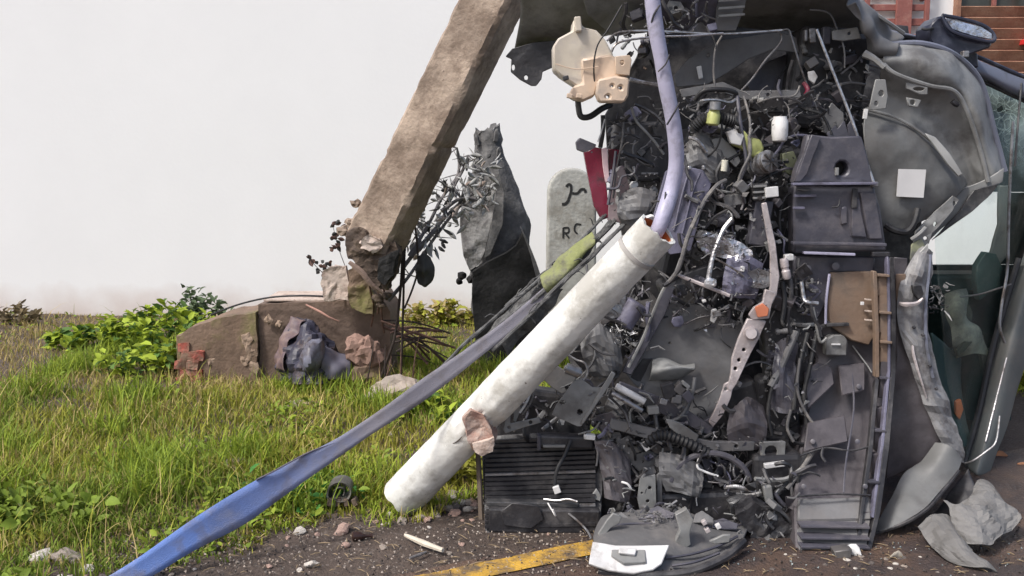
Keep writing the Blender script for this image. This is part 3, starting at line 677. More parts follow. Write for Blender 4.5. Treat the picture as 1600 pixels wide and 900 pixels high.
for lab, pts, r in cords:
    tube_o = thing('cord', lab, 'cord', P(*pts[0]), 'frayed cords along the pipe')
    pw = spline([P(*p) for p in pts], 60); bm = bmesh.new()
    for k in range(3):
        path = []
        for i, p in enumerate(pw):
            a = i*.55+k*2*PI/3; path.append(p+Vector((math.cos(a)*.6, math.sin(a)*.5, math.cos(a)*.5))*r*.75+Vector((nz(p, 9, k), nz(p, 9, k+4), nz(p, 9, k+8)))*r*.7)
        add_tube(bm, path, r*.55, 6)
    from_bm('strands', bm, ropem, tube_o, True)
    for k in range(7):
        p = pw[rnd.randrange(8, 52)]; d = Vector((rnd.uniform(-1, 1), rnd.uniform(-.6, .1), rnd.uniform(-1, 1)))*.05
        tube('frayed_end', tube_o, [p, p+d*.5+Vector((0, 0, .01)), p+d], [.003, .0025, .001], ropem, world=True, seg=4)
tn = thing('torn_cloth', 'torn moss-green and grey cloth caught between the cords and the pipe', 'cloth', P(850, 440, 3.56))
patch('moss_green_piece', tn, [[(925, 362, 3.58), (900, 382, 3.57), (872, 405, 3.56), (845, 432, 3.56)], [(930, 378, 3.54), (905, 400, 3.53), (885, 425, 3.52), (850, 450, 3.53)], [(912, 392, 3.56), (898, 418, 3.56), (875, 440, 3.56), (858, 458, 3.56)]], mossy, nu=30, nv=20, dent=.02, freq=16)
patch('grey_piece', tn, [[(850, 430, 3.6), (820, 455, 3.6), (790, 485, 3.6), (760, 520, 3.6)], [(862, 450, 3.57), (838, 478, 3.56), (808, 505, 3.56), (782, 535, 3.56)], [(880, 452, 3.58), (856, 486, 3.58), (826, 520, 3.58), (790, 552, 3.58)]], ropem, nu=30, nv=20, dent=.025, freq=14)

# ------------------------------------------------------------------ bent rods, twigs and the dusty branch by the pole
for lab, pts, r, m in (
    ('thin dark rod standing upright nearest the pole end', [(588, 612, 5.55), (606, 560, 5.5), (618, 520, 5.48), (626, 450, 5.46), (630, 380, 5.46), (634, 330, 5.48)], .008, darkrod),
    ('straight dark rod standing right of the pole end', [(626, 605, 5.5), (628, 540, 5.48), (630, 480, 5.47), (632, 400, 5.47), (637, 345, 5.47)], .007, darkrod),
    ('curved dark rod hanging from the dusty branch', [(632, 482, 5.5), (645, 450, 5.5), (653, 420, 5.5), (652, 385, 5.5), (648, 345, 5.5), (652, 325, 5.5)], .006, darkrod)):
    o = tube('bent_rod', None, pts, r, m, seg=7, origin=P(*pts[0])); tag(o, lab, 'rod', 'bent rods by the pole')
for k in range(16):
    x0, y0 = 600+rnd.uniform(-10, 20), 512+rnd.uniform(-12, 45); x1, y1 = 690+rnd.uniform(-30, 25), 535+rnd.uniform(-25, 40)
    Y0 = 5.62+rnd.uniform(-.1, .1); Y1 = Y0+rnd.uniform(-.1, .15)
    o = tube('rebar_rod', None, [(x0, y0, Y0), ((x0+x1)/2, (y0+y1)/2-rnd.uniform(0, 12), (Y0+Y1)/2), (x1, y1, Y1)], rnd.uniform(.004, .008), rust if k % 3 else darkrod, seg=6, origin=P(x0, y0, Y0))
    tag(o, 'thin rusty rod in the tangled heap right of the footing', 'rod', 'rusty rods heaped by the footing')
for k in range(7):
    x0 = 590+rnd.uniform(-40, 60); y0 = 600+rnd.uniform(-15, 6); x1 = x0+rnd.uniform(-12, 16); y1 = y0-rnd.uniform(35, 85)
    o = tube('dry_stalk', None, [(x0, y0, 5.45), ((x0+x1)/2+rnd.uniform(-4, 4), (y0+y1)/2, 5.45), (x1, y1, 5.5)], [.005, .004, .002], darkrod if k % 2 else rust, seg=5, origin=P(x0, y0, 5.45))
    tag(o, 'short dry stalk sticking up in front of the rusty rods', 'stalk', 'dry stalks before the footing')
br = thing('fallen_branch', 'dusty grey branch with withered leaves propped between pole and stump', 'branch', P(622, 470, 5.55))
main = [[(606, 470, 5.5), (640, 430, 5.55), (680, 370, 5.65), (720, 320, 5.75), (760, 285, 5.85)], [(628, 420, 5.5), (660, 380, 5.55), (700, 335, 5.7), (735, 300, 5.8)], [(640, 400, 5.5), (670, 350, 5.6), (690, 310, 5.7), (716, 272, 5.8), (714, 232, 5.85)], [(690, 330, 5.65), (720, 310, 5.7), (748, 312, 5.75), (765, 300, 5.75)],
        [(638, 330, 5.5), (650, 310, 5.5), (665, 292, 5.55)], [(655, 390, 5.55), (690, 345, 5.65), (705, 300, 5.75), (725, 262, 5.8), (731, 243, 5.8)]]
for pts in main: tube('twig', br, pts, [.014]+[.010]*(len(pts)-2)+[.004], twigm, seg=7)
for k in range(70):
    pts = rnd.choice(main); a = rnd.choice(pts[1:]); dx, dy = rnd.uniform(-34, 30), rnd.uniform(-34, 22)
    tube('twig', br, [a, (a[0]+dx*.5+rnd.uniform(-5, 5), a[1]+dy*.5, a[2]-.02), (a[0]+dx, a[1]+dy, a[2]+rnd.uniform(-.08, .05))], [.004, .003, .0015], twigm, seg=5)
def leaf_obj(name, parent, c, L, Wd, m, origin=None):
    d = Vector((rnd.uniform(-1, 1), rnd.uniform(-.5, .5), rnd.uniform(-1, 1))).normalized(); s = d.cross(Vector((rnd.uniform(-.4, .4), -1, rnd.uniform(-.4, .4)))).normalized(); n = d.cross(s)
    bm = bmesh.new(); prev = None
    for i, (t, wv) in enumerate(((0, .06), (.25, .75), (.5, 1), (.75, .7), (1, .03))):
        p = c+d*(L*t)+n*(.18*L*math.sin(t*3)); q = [bm.verts.new(p-s*(Wd*wv)+n*.12*Wd), bm.verts.new(p), bm.verts.new(p+s*(Wd*wv)+n*.16*Wd)]
        if prev: bm.faces.new((prev[0], prev[1], q[1], q[0])); bm.faces.new((prev[1], prev[2], q[2], q[1]))
        prev = q
    o = from_bm(name, bm, m, parent, True, origin); sm = o.modifiers.new('solid', 'SOLIDIFY'); sm.thickness = .0012
    return o
for k in range(190):
    t = rnd.random(); x = 640+t*125+rnd.uniform(-22, 22); y = 385-t*105+rnd.uniform(-42, 30)
    leaf_obj('leaf', br, P(x, y, 5.6+t*.2+rnd.uniform(-.1, .08)), rnd.uniform(.03, .10), rnd.uniform(.004, .016), dryleaf if rnd.random() < .8 else (concl if rnd.random() < .5 else darkleaf))
for k, (x, y, dx, dy) in enumerate(((714, 230, 6, 30), (731, 242, -2, 25), (700, 380, -14, -6), (685, 385, 10, 8), (690, 378, 6, 10))):
    tube('dark_shoot', br, [(x, y, 5.8), (x+dx*.4, y+dy*.5, 5.8), (x+dx, y+dy, 5.8)], [.004, .012, .005], darkleaf, seg=6)
hl = thing('withered_leaf', 'big dark withered leaf hanging below the dusty branch', 'leaf', P(662, 445, 5.5))
patch('blade', hl, [[(652, 402, 5.5), (650, 420, 5.5), (654, 440, 5.5), (662, 446, 5.5)], [(663, 396, 5.46), (663, 420, 5.45), (664, 440, 5.46), (664, 447, 5.48)], [(674, 402, 5.5), (679, 416, 5.5), (676, 434, 5.5), (667, 446, 5.5)]], darkleaf, thick=.004, dent=.02, freq=18)
for lab, pts in (('clump of curled brown leaves left of the pole break', [(520, 352), (530, 362), (524, 374), (528, 384), (520, 388)]), ('small dark curled leaf floating left of the shard', [(485, 405), (490, 408)]), ('dusty leaf clump on top of the pale shard', [(508, 414), (516, 412), (502, 424)])):
    cl_ = thing('leaf_clump', lab, 'leaves', P(pts[0][0], pts[0][1]+20, 5.6), 'leaf clumps left of the pole')
    tube('twig', cl_, [(pts[0][0]+26, 432, 5.6), (pts[0][0]+10, (pts[0][1]+430)/2, 5.6), (pts[0][0], pts[0][1], 5.6)], [.003, .002, .0015], darkrod, seg=4)
    for x, y in pts:
        for q in range(4): leaf_obj('leaf', cl_, P(x+rnd.uniform(-4, 4), y+rnd.uniform(-4, 4), 5.6), rnd.uniform(.025, .05), .012, rust if q % 2 else darkleaf)

# ------------------------------------------------------------------ things lying by the footing
bag = thing('plastic_bag', 'crumpled dark blue plastic bag against the footing', 'bag', Vector((P(470, 560, 5.62).x, 5.62, .0)))
patch('bag_sheet', bag, [[(440, 596, 5.6), (436, 560, 5.62), (450, 510, 5.68), (462, 494, 5.7)], [(460, 600, 5.42), (458, 560, 5.46), (470, 515, 5.6), (480, 496, 5.68)], [(495, 600, 5.40), (500, 565, 5.46), (500, 525, 5.56), (498, 508, 5.68)], [(540, 598, 5.55), (545, 572, 5.6), (538, 548, 5.66), (512, 530, 5.7)]], bagm, nu=26, nv=20, dent=.05, freq=12, dent2=.03, f2=20, smooth=False)
patch('mauve_edge', bag, [[(428, 575, 5.62), (432, 545, 5.62), (446, 515, 5.66), (455, 495, 5.7)], [(445, 580, 5.5), (448, 548, 5.55), (462, 520, 5.6), (478, 500, 5.66)]], mat('mauve_film', (.11, .075, .085), .6, dirt=(.19, .13, .11), damt=.35, dscale=14), nu=24, nv=14, dent=.03, freq=16)
hm = thing('blue_grey_shell', 'glossy blue-grey plastic shell half buried in the dark bag', 'shell', Vector((P(487, 560, 5.4).x, 5.42, .05)))
bm = bmesh.new(); bmesh.ops.create_uvsphere(bm, u_segments=28, v_segments=16, radius=1); q0 = P(487, 556, 5.46)
for v in bm.verts:
    c = v.co; v.co = q0+Vector((c.x*.068, c.y*.09, c.z*.10+(.03*c.x if c.z > 0 else 0)))*(1+.28*nz(c, 1.6, 4)+.1*nz(c, 4, 2))
from_bm('dome', bm, bluegrey, hm, True)
patch('torn_skirt', hm, [[(500, 540, 5.5), (520, 546, 5.52), (545, 556, 5.56)], [(502, 570, 5.44), (525, 572, 5.46), (548, 575, 5.5)], [(500, 592, 5.46), (525, 592, 5.46), (545, 592, 5.5)]], mat('grey_blue_cloth', (.12, .115, .15), .7, dirt=(.2, .16, .16), damt=.35, dscale=10), dent=.02, freq=14)
for lab, px, py, s in (('round pinkish concrete lump nearest the footing', 558, 540, (.075, .06, .085)), ('round pinkish concrete lump beside the rusty rods', 578, 538, (.075, .065, .09))):
    q = P(px, py, 5.55); rock('concrete_lump', (q.x, q.y, .16), s, mat('pinkish_concrete', (.27, .17, .135), .92, var=.2, dirt=(.24, .15, .12), damt=.35, dscale=9, bump=.5), seed=px, sub=3, label=lab, cat='rubble', group='pinkish lumps', rough=.5)
rock('concrete_lump', (P(568, 575, 5.58).x, 5.6, -.02), (.14, .1, .12), footing, seed=4, sub=3, label='brown concrete lump under the two pinkish lumps', cat='rubble')
rock('concrete_lump', (P(618, 585, 5.3).x, 5.3, 0), (.14, .09, .075), rubble, seed=9, sub=3, label='pale broken concrete lump behind the faded strap', cat='rubble')
rock('concrete_lump', (P(590, 597, 5.25).x, 5.22, 0), (.07, .06, .045), rubble, seed=12, sub=3, label='small pale concrete lump at the foot of the dark rods', cat='rubble')
rock('concrete_lump', (P(465, 618, 5.0).x, 5.05, 0), (.11, .06, .035), rubble, seed=15, sub=3, label='flat pale concrete lump in the grass before the bag', cat='rubble')

# ------------------------------------------------------------------ verge litter
sp = G(537, 795); coil = thing('steel_coil', 'rusty flat coil spring lying in the grass left of the pipe foot', 'coil', sp)
bm = bmesh.new(); prev = None; cc = P(534, 767, sp.y-.02); N_ = 60
for i in range(N_+1):
    a = i/N_*3.6*PI-.6; r = (5+18*i/N_)*M(sp.y); p = cc+Vector((math.cos(a)*r, -.03+.01*math.sin(a), math.sin(a)*r*.86)); d = (p-cc).normalized()*.0035
    q = [bm.verts.new(p-d), bm.verts.new(p+d), bm.verts.new(p+d+Vector((0, .06, .01))), bm.verts.new(p-d+Vector((0, .06, .01)))]
    if prev:
        for k in range(4): bm.faces.new((prev[k], prev[(k+1) % 4], q[(k+1) % 4], q[k]))
    else: bm.faces.new(q)
    prev = q
bm.faces.new(prev[::-1]); from_bm('spiral', bm, mat('dark_coil', (.13, .125, .11), .5, .3, dirt=(.06, .05, .04), damt=.4, dscale=16), coil, True)
for k in range(4): box('foot', coil, (516+k*13, 783, sp.y-.04), (8, 12, .04), concd, rot=rnd.uniform(-20, 20), bev=.002)
def stick(lab, pts, r, m, grp='sticks on the verge'):
    w = [G(x, y, r[1]+.012) for x, y in pts]; o = tube('stick', None, w, r, m, world=True, seg=7, origin=w[0]); tag(o, lab, 'stick', grp)
stick('pale peeled stick lying on the brown verge', [(633, 836), (660, 848), (692, 860)], [.006, .011, .008], strawm)
stick('thin dull twig below the pale peeled stick', [(640, 872), (655, 867), (666, 862)], [.004, .006, .003], twigm)
stick('dark twig at the grass edge under the strap', [(385, 816), (410, 813), (432, 813)], [.004, .007, .004], darkrod)
bt = thing('broken_bottle', 'dark broken bottle neck lying on the verge below the coil', 'bottle', G(562, 840))
w0, w1 = G(550, 838, .02), G(582, 837, .015)
bm = bmesh.new(); add_tube(bm, [w0.lerp(w1, t) for t in (0, .04, .4, .6, .7, .92, .94, 1)], [.012, .018, .018, .010, .006, .006, .009, .009], 14); from_bm('neck', bm, mat('dark_glass', (.035, .018, .014), .2), bt, True)

stone_proto = []
for k in range(6):
    bm = bmesh.new(); bmesh.ops.create_icosphere(bm, subdivisions=2, radius=1)
    for v in bm.verts: v.co = v.co*(1+.45*nz(v.co, 1.2, k*7)+.2*nz(v.co, 3, k)); v.co.z *= .65
    me = bpy.data.meshes.new('stone'); bm.to_mesh(me); bm.free(); stone_proto.append(me)
stone_mats = [rubble, mat('dark_stone', (.12, .10, .09), .9, var=.3, bump=.5), mat('pale_stone', (.58, .53, .47), .9, var=.2, bump=.5), mat('pink_stone', (.40, .27, .22), .9, var=.25, bump=.5)]
smesh = [[None]*4 for _ in range(6)]
def stone(px, py, s, mi, lab, grp):
    k = rnd.randrange(6)
    if smesh[k][mi] is None:
        me = stone_proto[k].copy(); me.name = 'stone'; me.materials.append(stone_mats[mi]); smesh[k][mi] = me
    g = G(px, py); o = bpy.data.objects.new('stone', smesh[k][mi]); COL.objects.link(o); o.location = (g.x, g.y, gz(g.x, g.y)+s*.3); o.scale = (s*rnd.uniform(.8, 1.3), s*rnd.uniform(.8, 1.2), s*rnd.uniform(.7, 1.1)); o.rotation_euler = (rnd.uniform(-.3, .3), rnd.uniform(-.3, .3), rnd.uniform(0, 6))
    tag(o, lab, 'stone', grp)
for k in range(46):
    t = rnd.random(); px = 610+t*150+rnd.gauss(0, 10); py = 803-t*16+rnd.gauss(0, 8)
    stone(px, py, rnd.uniform(.008, .024), rnd.choice((0, 0, 2, 3, 1)), 'small rubble stone in the scatter at the foot of the white pipe', 'rubble at the foot of the pipe')
for k in range(70):
    px = rnd.uniform(40, 900); base = 905-(px-100)*.17 if px < 600 else 812
    py = base+abs(rnd.gauss(0, 30))-6
    stone(px, min(py, 905), rnd.uniform(.004, .014), rnd.choice((0, 1, 2, 3, 3)), 'small loose stone scattered on the brown verge', 'loose stones on the verge')
for k in range(26):
    stone(rnd.uniform(1180, 1560), rnd.uniform(868, 902), rnd.uniform(.004, .012), rnd.choice((0, 1, 2)), 'small chip on the road before the wreck', 'chips on the road')
for px, py, s, mi, lab in ((65, 880, .035, 2, 'pale stone at the bottom left corner, left of two'), (105, 880, .045, 0, 'flat grey stone at the bottom left corner, right of two'), (138, 895, .02, 2, 'white chip right of the corner stones'), (370, 742, .05, 0, 'round olive stone in the grass above the blue strap'), (360, 708, .014, 2, 'small white stone in the grass above the round stone'), (468, 836, .022, 2, 'white stone on the verge below the strap'), (535, 834, .03, 3, 'pink chipped stone left of the broken bottle'), (540, 856, .018, 3, 'pink stone below the broken bottle'), (487, 885, .022, 2, 'white stone at the bottom edge of the verge'), (612, 686, .02, 2, 'pale stone in the grass left of the pipe')):
    stone(px, py, s, mi, lab, None) if False else stone(px, py, s, mi, lab, 'larger stones')

# ------------------------------------------------------------------ grass and weeds
rs = np.random.RandomState(11)
def field(x, y, f, s): return mnoise.noise(Vector((x*f+s, y*f-s, s*.37)))
def tinted_mesh(name, V, F, Cc, m, parent=None):
    me = bpy.data.meshes.new(name); V = np.asarray(V, np.float32); F = np.asarray(F, np.int32)
    me.vertices.add(len(V)); me.vertices.foreach_set('co', V.ravel()); nf, k = F.shape
    me.loops.add(nf*k); me.loops.foreach_set('vertex_index', F.ravel()); me.polygons.add(nf)
    me.polygons.foreach_set('loop_start', np.arange(0, nf*k, k, dtype=np.int32)); me.polygons.foreach_set('loop_total', np.full(nf, k, np.int32))
    me.polygons.foreach_set('use_smooth', np.ones(nf, bool))
    at = me.attributes.new('tint', 'FLOAT_COLOR', 'POINT'); c4 = np.ones((len(V), 4), np.float32); c4[:, :3] = Cc; at.data.foreach_set('color', c4.ravel())
    me.update(); me.validate(); return link_mesh(name, me, m, parent)
def blades(n, region, hfun, cfun, wid, name, label, cat):
    pts = []
    while len(pts) < n:
        x, y = region()
        if x is not None: pts.append((x, y))
    Pn = np.array(pts); n = len(Pn)
    H = np.array([hfun(x, y) for x, y in pts])*rs.uniform(.55, 1.25, n); Cc = np.array([cfun(x, y) for x, y in pts])*rs.uniform(.75, 1.25, (n, 1))
    Z = np.array([gz(x, y) for x, y in pts])
    az = rs.uniform(0, 2*PI, n); lean = rs.uniform(.1, .95, n); W = wid*rs.uniform(.6, 1.4, n)
    D = np.stack([np.cos(az), np.sin(az)], 1); faz = az+PI/2+rs.normal(0, .5, n); S = np.stack([np.cos(faz), np.sin(faz)], 1)
    V = np.zeros((n, 7, 3)); lv = (0, .38, .74, 1)
    for k, t in enumerate(lv):
        c = np.zeros((n, 3)); c[:, :2] = Pn+D*(H*lean*t**1.8)[:, None]; c[:, 2] = Z-.004+H*(t-.35*lean*t*t)
        ww = W*(1, .85, .55, 0)[k]
        if k < 3:
            V[:, 2*k, :] = c; V[:, 2*k, :2] -= S*ww[:, None]; V[:, 2*k+1, :] = c; V[:, 2*k+1, :2] += S*ww[:, None]
        else: V[:, 6, :] = c
    b = (np.arange(n)*7)[:, None]
    F = np.concatenate([b+np.array([[0, 1, 3]]), b+np.array([[0, 3, 2]]), b+np.array([[2, 3, 5]]), b+np.array([[2, 5, 4]]), b+np.array([[4, 5, 6]])])
    CV = np.repeat(Cc[:, None, :], 7, 1)
    o = tinted_mesh(name, V.reshape(-1, 3), F, CV.reshape(-1, 3), grassm)
    return tag(o, label, cat, kind='stuff')
def blocked(x, y):
    if -2.06 < x < -.70 and FY-.02 < y < FY+.44: return True
    if (x-sb.x)**2+(y-sb.y-.1)**2 < .05: return True
    return False
GE = .62
def grass_region():
    r = rs.rand()
    y = 2.7+5.6*(r**1.35); x = rs.uniform(-1, 1)*(.62*y+.3)
    d = off_road(x, y); e = GE+.16*field(x, y, 2.2, 3)+.08*field(x, y, 7, 5)
    if x > -.35: e += min(.25, (x+.35)*.35)
    if d < e-.1*rs.rand() or y > WY-.02 or blocked(x, y): return None, None
    if x > .3 and y < 4.3 and d < 1.2 and x < 2.3: return None, None
    k = field(x, y, 1.1, 8)+.5*field(x, y, 3, 2)
    bare = .9 if (x < -1.5 and y > 5.4) else .22
    if k > .25 and rs.rand() < bare: return None, None
    if x < -1.5 and y > 5.5 and rs.rand() < .55: return None, None
    return x, y
GREEN, OLIVE, DRY, BRIGHT = np.array((.185, .255, .036)), np.array((.325, .325, .052)), np.array((.44, .345, .145)), np.array((.275, .345, .038))
def gcol(x, y):
    k = field(x, y, 1.4, 4)+.6*field(x, y, 4, 1); back = max(0, min(1, (y-4.9)/1.2))*(1 if x < -.6 else .6)
    c = GREEN if k < -.08 else (OLIVE if k < .34 else BRIGHT)
    if x < -1.0 and y < 4.9 and rs.rand() < .45: c = GREEN
    pd = .19+.36*back
    if x < -1.5-.25*field(x, y, 2, 9) and y > 5.35: pd += .35
    if -2.4 < x < -.6 and 3.9 < y < 5.6: c = OLIVE if rs.rand() < .6 else c; pd += .06
    if rs.rand() < pd: return DRY*rs.uniform(.6, 1.15)
    return c
def ghe(x, y):
    k = field(x, y, 1.7, 6)+.6*field(x, y, 5, 13); h = .07+.06*k
    if y > 6: h *= .75
    if off_road(x, y) < GE+.2: h *= .6
    return max(.025, h)
blades(105000, grass_region, ghe, gcol, .0032, 'grass', 'olive green roadside grass with dry straw on the verge', 'grass')
def tall_region():
    x, y = grass_region()
    if x is None or rs.rand() < .4: return None, None
    return x, y
blades(2600, tall_region, lambda x, y: .18, lambda x, y: (DRY*1.25 if rs.rand() < .4 else OLIVE*1.1), .002, 'tall_grass', 'sparse pale taller grass stems over the verge', 'grass')
CL = [(rs.uniform(-3, .6), rs.uniform(3.1, 6.6)) for _ in range(60)]
def clump_region():
    cx_, cy_ = CL[rs.randint(len(CL))]; x, y = cx_+rs.normal()*.09, cy_+rs.normal()*.08
    if off_road(x, y) < GE+.1 or blocked(x, y) or y > WY-.05 or (x > .3 and y < 4.3): return None, None
    return x, y
blades(9000, clump_region, lambda x, y: .15, lambda x, y: (GREEN*1.05 if rs.rand() < .55 else BRIGHT), .0034, 'grass_tussocks', 'taller fresh green tussocks standing out of the verge grass', 'grass')
# low broad-leaved ground cover
def leaf_cloud(n, posfun, L0, L1, colfun, name, parent=None):
    V = []; F = []; Cc = []
    for i in range(n):
        c, up = posfun(); L_ = rs.uniform(L0, L1); a = rs.uniform(0, 2*PI); el = rs.uniform(-.2, 1.0)
        d = np.array((math.cos(a)*math.cos(el), math.sin(a)*math.cos(el), math.sin(el))); s = np.cross(d, (0, 0, 1)); s /= np.linalg.norm(s)+1e-9; s = s*math.cos(.6*rs.normal())+np.cross(s, d)*math.sin(.5*rs.normal()); nrm = np.cross(s, d)
        w_ = L_*rs.uniform(.2, .34); b = len(V); c = np.array(c)
        V += [c, c+d*L_*.35-s*w_+nrm*.1*L_, c+d*L_*.4-nrm*.03*L_, c+d*L_*.35+s*w_+nrm*.1*L_, c+d*L_*.75-s*w_*.7, c+d*L_*.78+nrm*-.06*L_, c+d*L_*.75+s*w_*.7, c+d*L_-nrm*.2*L_]
        F += [(b, b+2, b+1), (b, b+3, b+2), (b+1, b+2, b+5), (b+1, b+5, b+4), (b+2, b+3, b+6), (b+2, b+6, b+5), (b+4, b+5, b+7), (b+5, b+6, b+7)]
        Cc += [np.array(colfun())*rs.uniform(.7, 1.3)]*8
    off = np.array(root_loc(parent)) if parent else 0
    return tinted_mesh(name, np.array(V)-off, F, np.array(Cc), grassm, parent)
def gc_pos():
    while True:
        x, y = grass_region()
        if x is not None and field(x, y, 1.8, 21) > .08: return (x, y, gz(x, y)+.01+rs.rand()*.03), 1
tag(leaf_cloud(5200, gc_pos, .02, .05, lambda: (GREEN*1.05 if rs.rand() < .6 else BRIGHT*.9), 'ground_cover'), 'low broad-leaved weeds spread through the grass', 'weeds', kind='stuff')
def weed(lab, px, py, rx, ry, h, n, nst, col, L0=.04, L1=.10, grp='leafy weeds by the wall'):
    c = G(px, py); t = thing('weed', lab, 'weed', Vector((c.x, c.y, gz(c.x, c.y))), grp)
    stems = []
    for k in range(nst):
        a = rs.uniform(0, 2*PI); q = rs.rand()**.5; b = Vector((c.x+math.cos(a)*rx*q, c.y+math.sin(a)*ry*q, 0)); b.z = gz(b.x, b.y)-.01
        hh = h*rs.uniform(.55, 1.1)*(1-.45*q); e = b+Vector((rs.normal()*.12*h, rs.normal()*.12*h, hh)); mid = b.lerp(e, .5)+Vector((rs.normal()*.03, rs.normal()*.03, .02)); stems.append((b, mid, e))
    for s in stems:
        bm = bmesh.new(); add_tube(bm, spline(list(s), 5), [.004, .004, .0035, .003, .002, .001], 5); from_bm('stem', bm, mat('green_stem', (.11, .12, .04), .8), t, True)
    def pos():
        s = stems[rs.randint(len(stems))]; f = rs.uniform(.12, 1.02); p = s[0].lerp(s[1], f*2) if f < .5 else s[1].lerp(s[2], f*2-1)
        return (p.x+rs.normal()*.025, p.y+rs.normal()*.025, p.z+rs.normal()*.02), 1
    lf = leaf_cloud(n, pos, L0, L1, col, 'leaf', t); lf['kind'] = 'stuff'
bright = lambda: (BRIGHT*1.1 if rs.rand() < .7 else np.array((.10, .18, .045)))
weed('bright green leafy weed clump against the wall left of the footing', 245, 545, .42, .28, .34, 900, 26, bright)
weed('lower bright green weed clump spreading left of the tall clump', 165, 548, .35, .25, .22, 420, 16, bright)
weed('bright weed clump just above the brick end of the footing', 240, 590, .28, .2, .25, 380, 14, bright)
weed('grey-green weed clump behind the left end of the footing', 335, 520, .25, .15, .42, 260, 9, lambda: np.array((.11, .15, .08)))
weed('small dull weed at the foot of the wall at far left', 25, 512, .3, .1, .16, 120, 8, lambda: np.array((.18, .14, .08)))
weed('low olive weed clump at the wall behind the rusty rods', 690, 512, .35, .12, .22, 420, 14, lambda: (OLIVE*1.0 if rs.rand() < .6 else DRY*.8))
weed('small pale weed beside the milestone', 852, 470, .12, .05, .75, 120, 5, lambda: (BRIGHT*1.0 if rs.rand() < .5 else np.array((.16, .16, .15))), .02, .05)
weed('fresh green weed clump under the faded strap', 690, 660, .25, .2, .16, 330, 12, bright, .03, .08)
weed('dark green weed clump left of the pipe foot', 480, 790, .28, .16, .11, 420, 14, lambda: GREEN*1.1 if rs.rand() < .5 else np.array((.06, .19, .04)), .02, .06)
weed('green weed clump at the lower left of the grass', 60, 820, .3, .2, .12, 420, 14, lambda: GREEN*.95, .03, .07)
weed('weed clump between the pipe and the radiator', 735, 762, .12, .06, .2, 130, 8, lambda: OLIVE*.8, .03, .07)
weed('yellow-green weed clump at the right edge beyond the windscreen', 1592, 600, .3, .25, .3, 380, 14, lambda: OLIVE*1.3)

# ------------------------------------------------------------------ the wrecked vehicle lying on its side, front torn open towards the camera
W = thing('wrecked_vehicle', 'wrecked vehicle on its side with its engine bay torn open', 'vehicle', Vector((1.05, 3.75, 0)))
# body shell behind: firewall, floor side, lower side, upper side, rear panel
plate('firewall', W, [(945, 180), (1010, 60), (1060, 20), (1420, 40), (1440, 200), (1440, 690), (1385, 800), (1180, 790), (1010, 800), (960, 690), (905, 650), (905, 560), (985, 440), (965, 330), (950, 240)], 4.25, .03, blackp, dent=.03, freq=5, sub=3)
def sheet(name, parent, a, b, m, th=.01, dent=.015, n=16):
    """surface running back between two edges given as lists of (px,py,Y)"""
    return patch(name, parent, [a, b], m, thick=th, nu=24, nv=n, dent=dent, freq=5)
sheet('underbody', W, [(985, 180, 4.25), (1000, 400, 4.25), (1000, 560, 4.25), (1010, 780, 4.2)], [(1060, 200, 5.6), (1060, 330, 5.6), (1060, 450, 5.6), (1060, 575, 5.6)], darkm)
sheet('lower_side', W, [(1010, 790, 4.0), (1200, 790, 4.0), (1380, 760, 4.1), (1490, 700, 4.2)], [(1060, 590, 5.5), (1200, 590, 5.5), (1350, 590, 5.5), (1480, 590, 5.5)], greyd)
sheet('upper_side', W, [(1010, 60, 4.2), (1200, 30, 4.2), (1420, 50, 4.2), (1500, 84, 4.3), (1600, 128, 4.4), (1680, 165, 4.45)], [(1060, 150, 5.5), (1200, 150, 5.5), (1350, 150, 5.5), (1480, 165, 5.5), (1590, 180, 5.5), (1660, 196, 5.5)], bluegp)
# rear of the cab with its window opening
plate('rear_panel', W, [(1060, 190), (1655, 190), (1648, 300), (1615, 400), (1545, 600), (1500, 690), (1060, 590)], 5.45, .03, tealm, holes=[], dent=.01, freq=4, sub=1) if False else None
for nm, pts in (('rear_panel', [(1060, 160), (1440, 160), (1440, 600), (1060, 600)]), ('rear_panel', [(1441, 160), (1655, 180), (1650, 300), (1441, 300)]), ('rear_panel', [(1441, 414), (1615, 414), (1520, 660), (1441, 620)]), ('rear_panel', [(1562, 301), (1650, 301), (1630, 413), (1562, 413)])):
    plate(nm, W, pts, 5.45, .03, tealm, dent=.004, freq=4, sub=1)
box('rear_window_rail', W, (1500, 418, 5.40), (125, 9, .04), tealm)
sheet('roof', W, [(1668, 170, 4.5), (1640, 300, 4.42), (1606, 410, 4.36), (1560, 570, 4.26), (1512, 730, 4.18)], [(1655, 182, 5.5), (1645, 300, 5.5), (1612, 405, 5.5), (1550, 570, 5.5), (1505, 668, 5.5)], pillarm)

# upper front wing, seen from below
patch('upper_wing', W, [[(812, -40, 3.75), (900, -60, 3.6), (1020, -70, 3.5), (1170, -70, 3.5), (1330, -50, 3.5)], [(812, 30, 3.95), (900, 30, 3.85), (1020, 22, 3.8), (1170, 10, 3.8), (1345, 8, 3.8)], [(800, 92, 4.15), (900, 66, 4.1), (1010, 48, 4.1), (1180, 42, 4.1), (1370, 46, 4.1)]], mat('dusty_wing', (.20, .20, .195), .6, var=.25, dirt=(.11, .105, .1), damt=.4, dscale=5, bump=.2), thick=.006, nu=40, nv=20, dent=.025, freq=5)
plate('wing_lining', W, [(905, -20, 3.62), (1012, -20, 3.62), (1014, 50, 3.8), (962, 58, 3.82), (940, 44, 3.8), (918, 22, 3.72)], 3.7, .006, greyp, dent=.012)
plate('wing_lining', W, [(1030, -20, 3.6), (1122, -20, 3.6), (1118, 48, 3.85), (1060, 46, 3.85), (1034, 30, 3.8)], 3.7, .006, lavd, dent=.02, freq=14, holes=[(1065, 25, 5, 4), (1090, 32, 4, 5)])
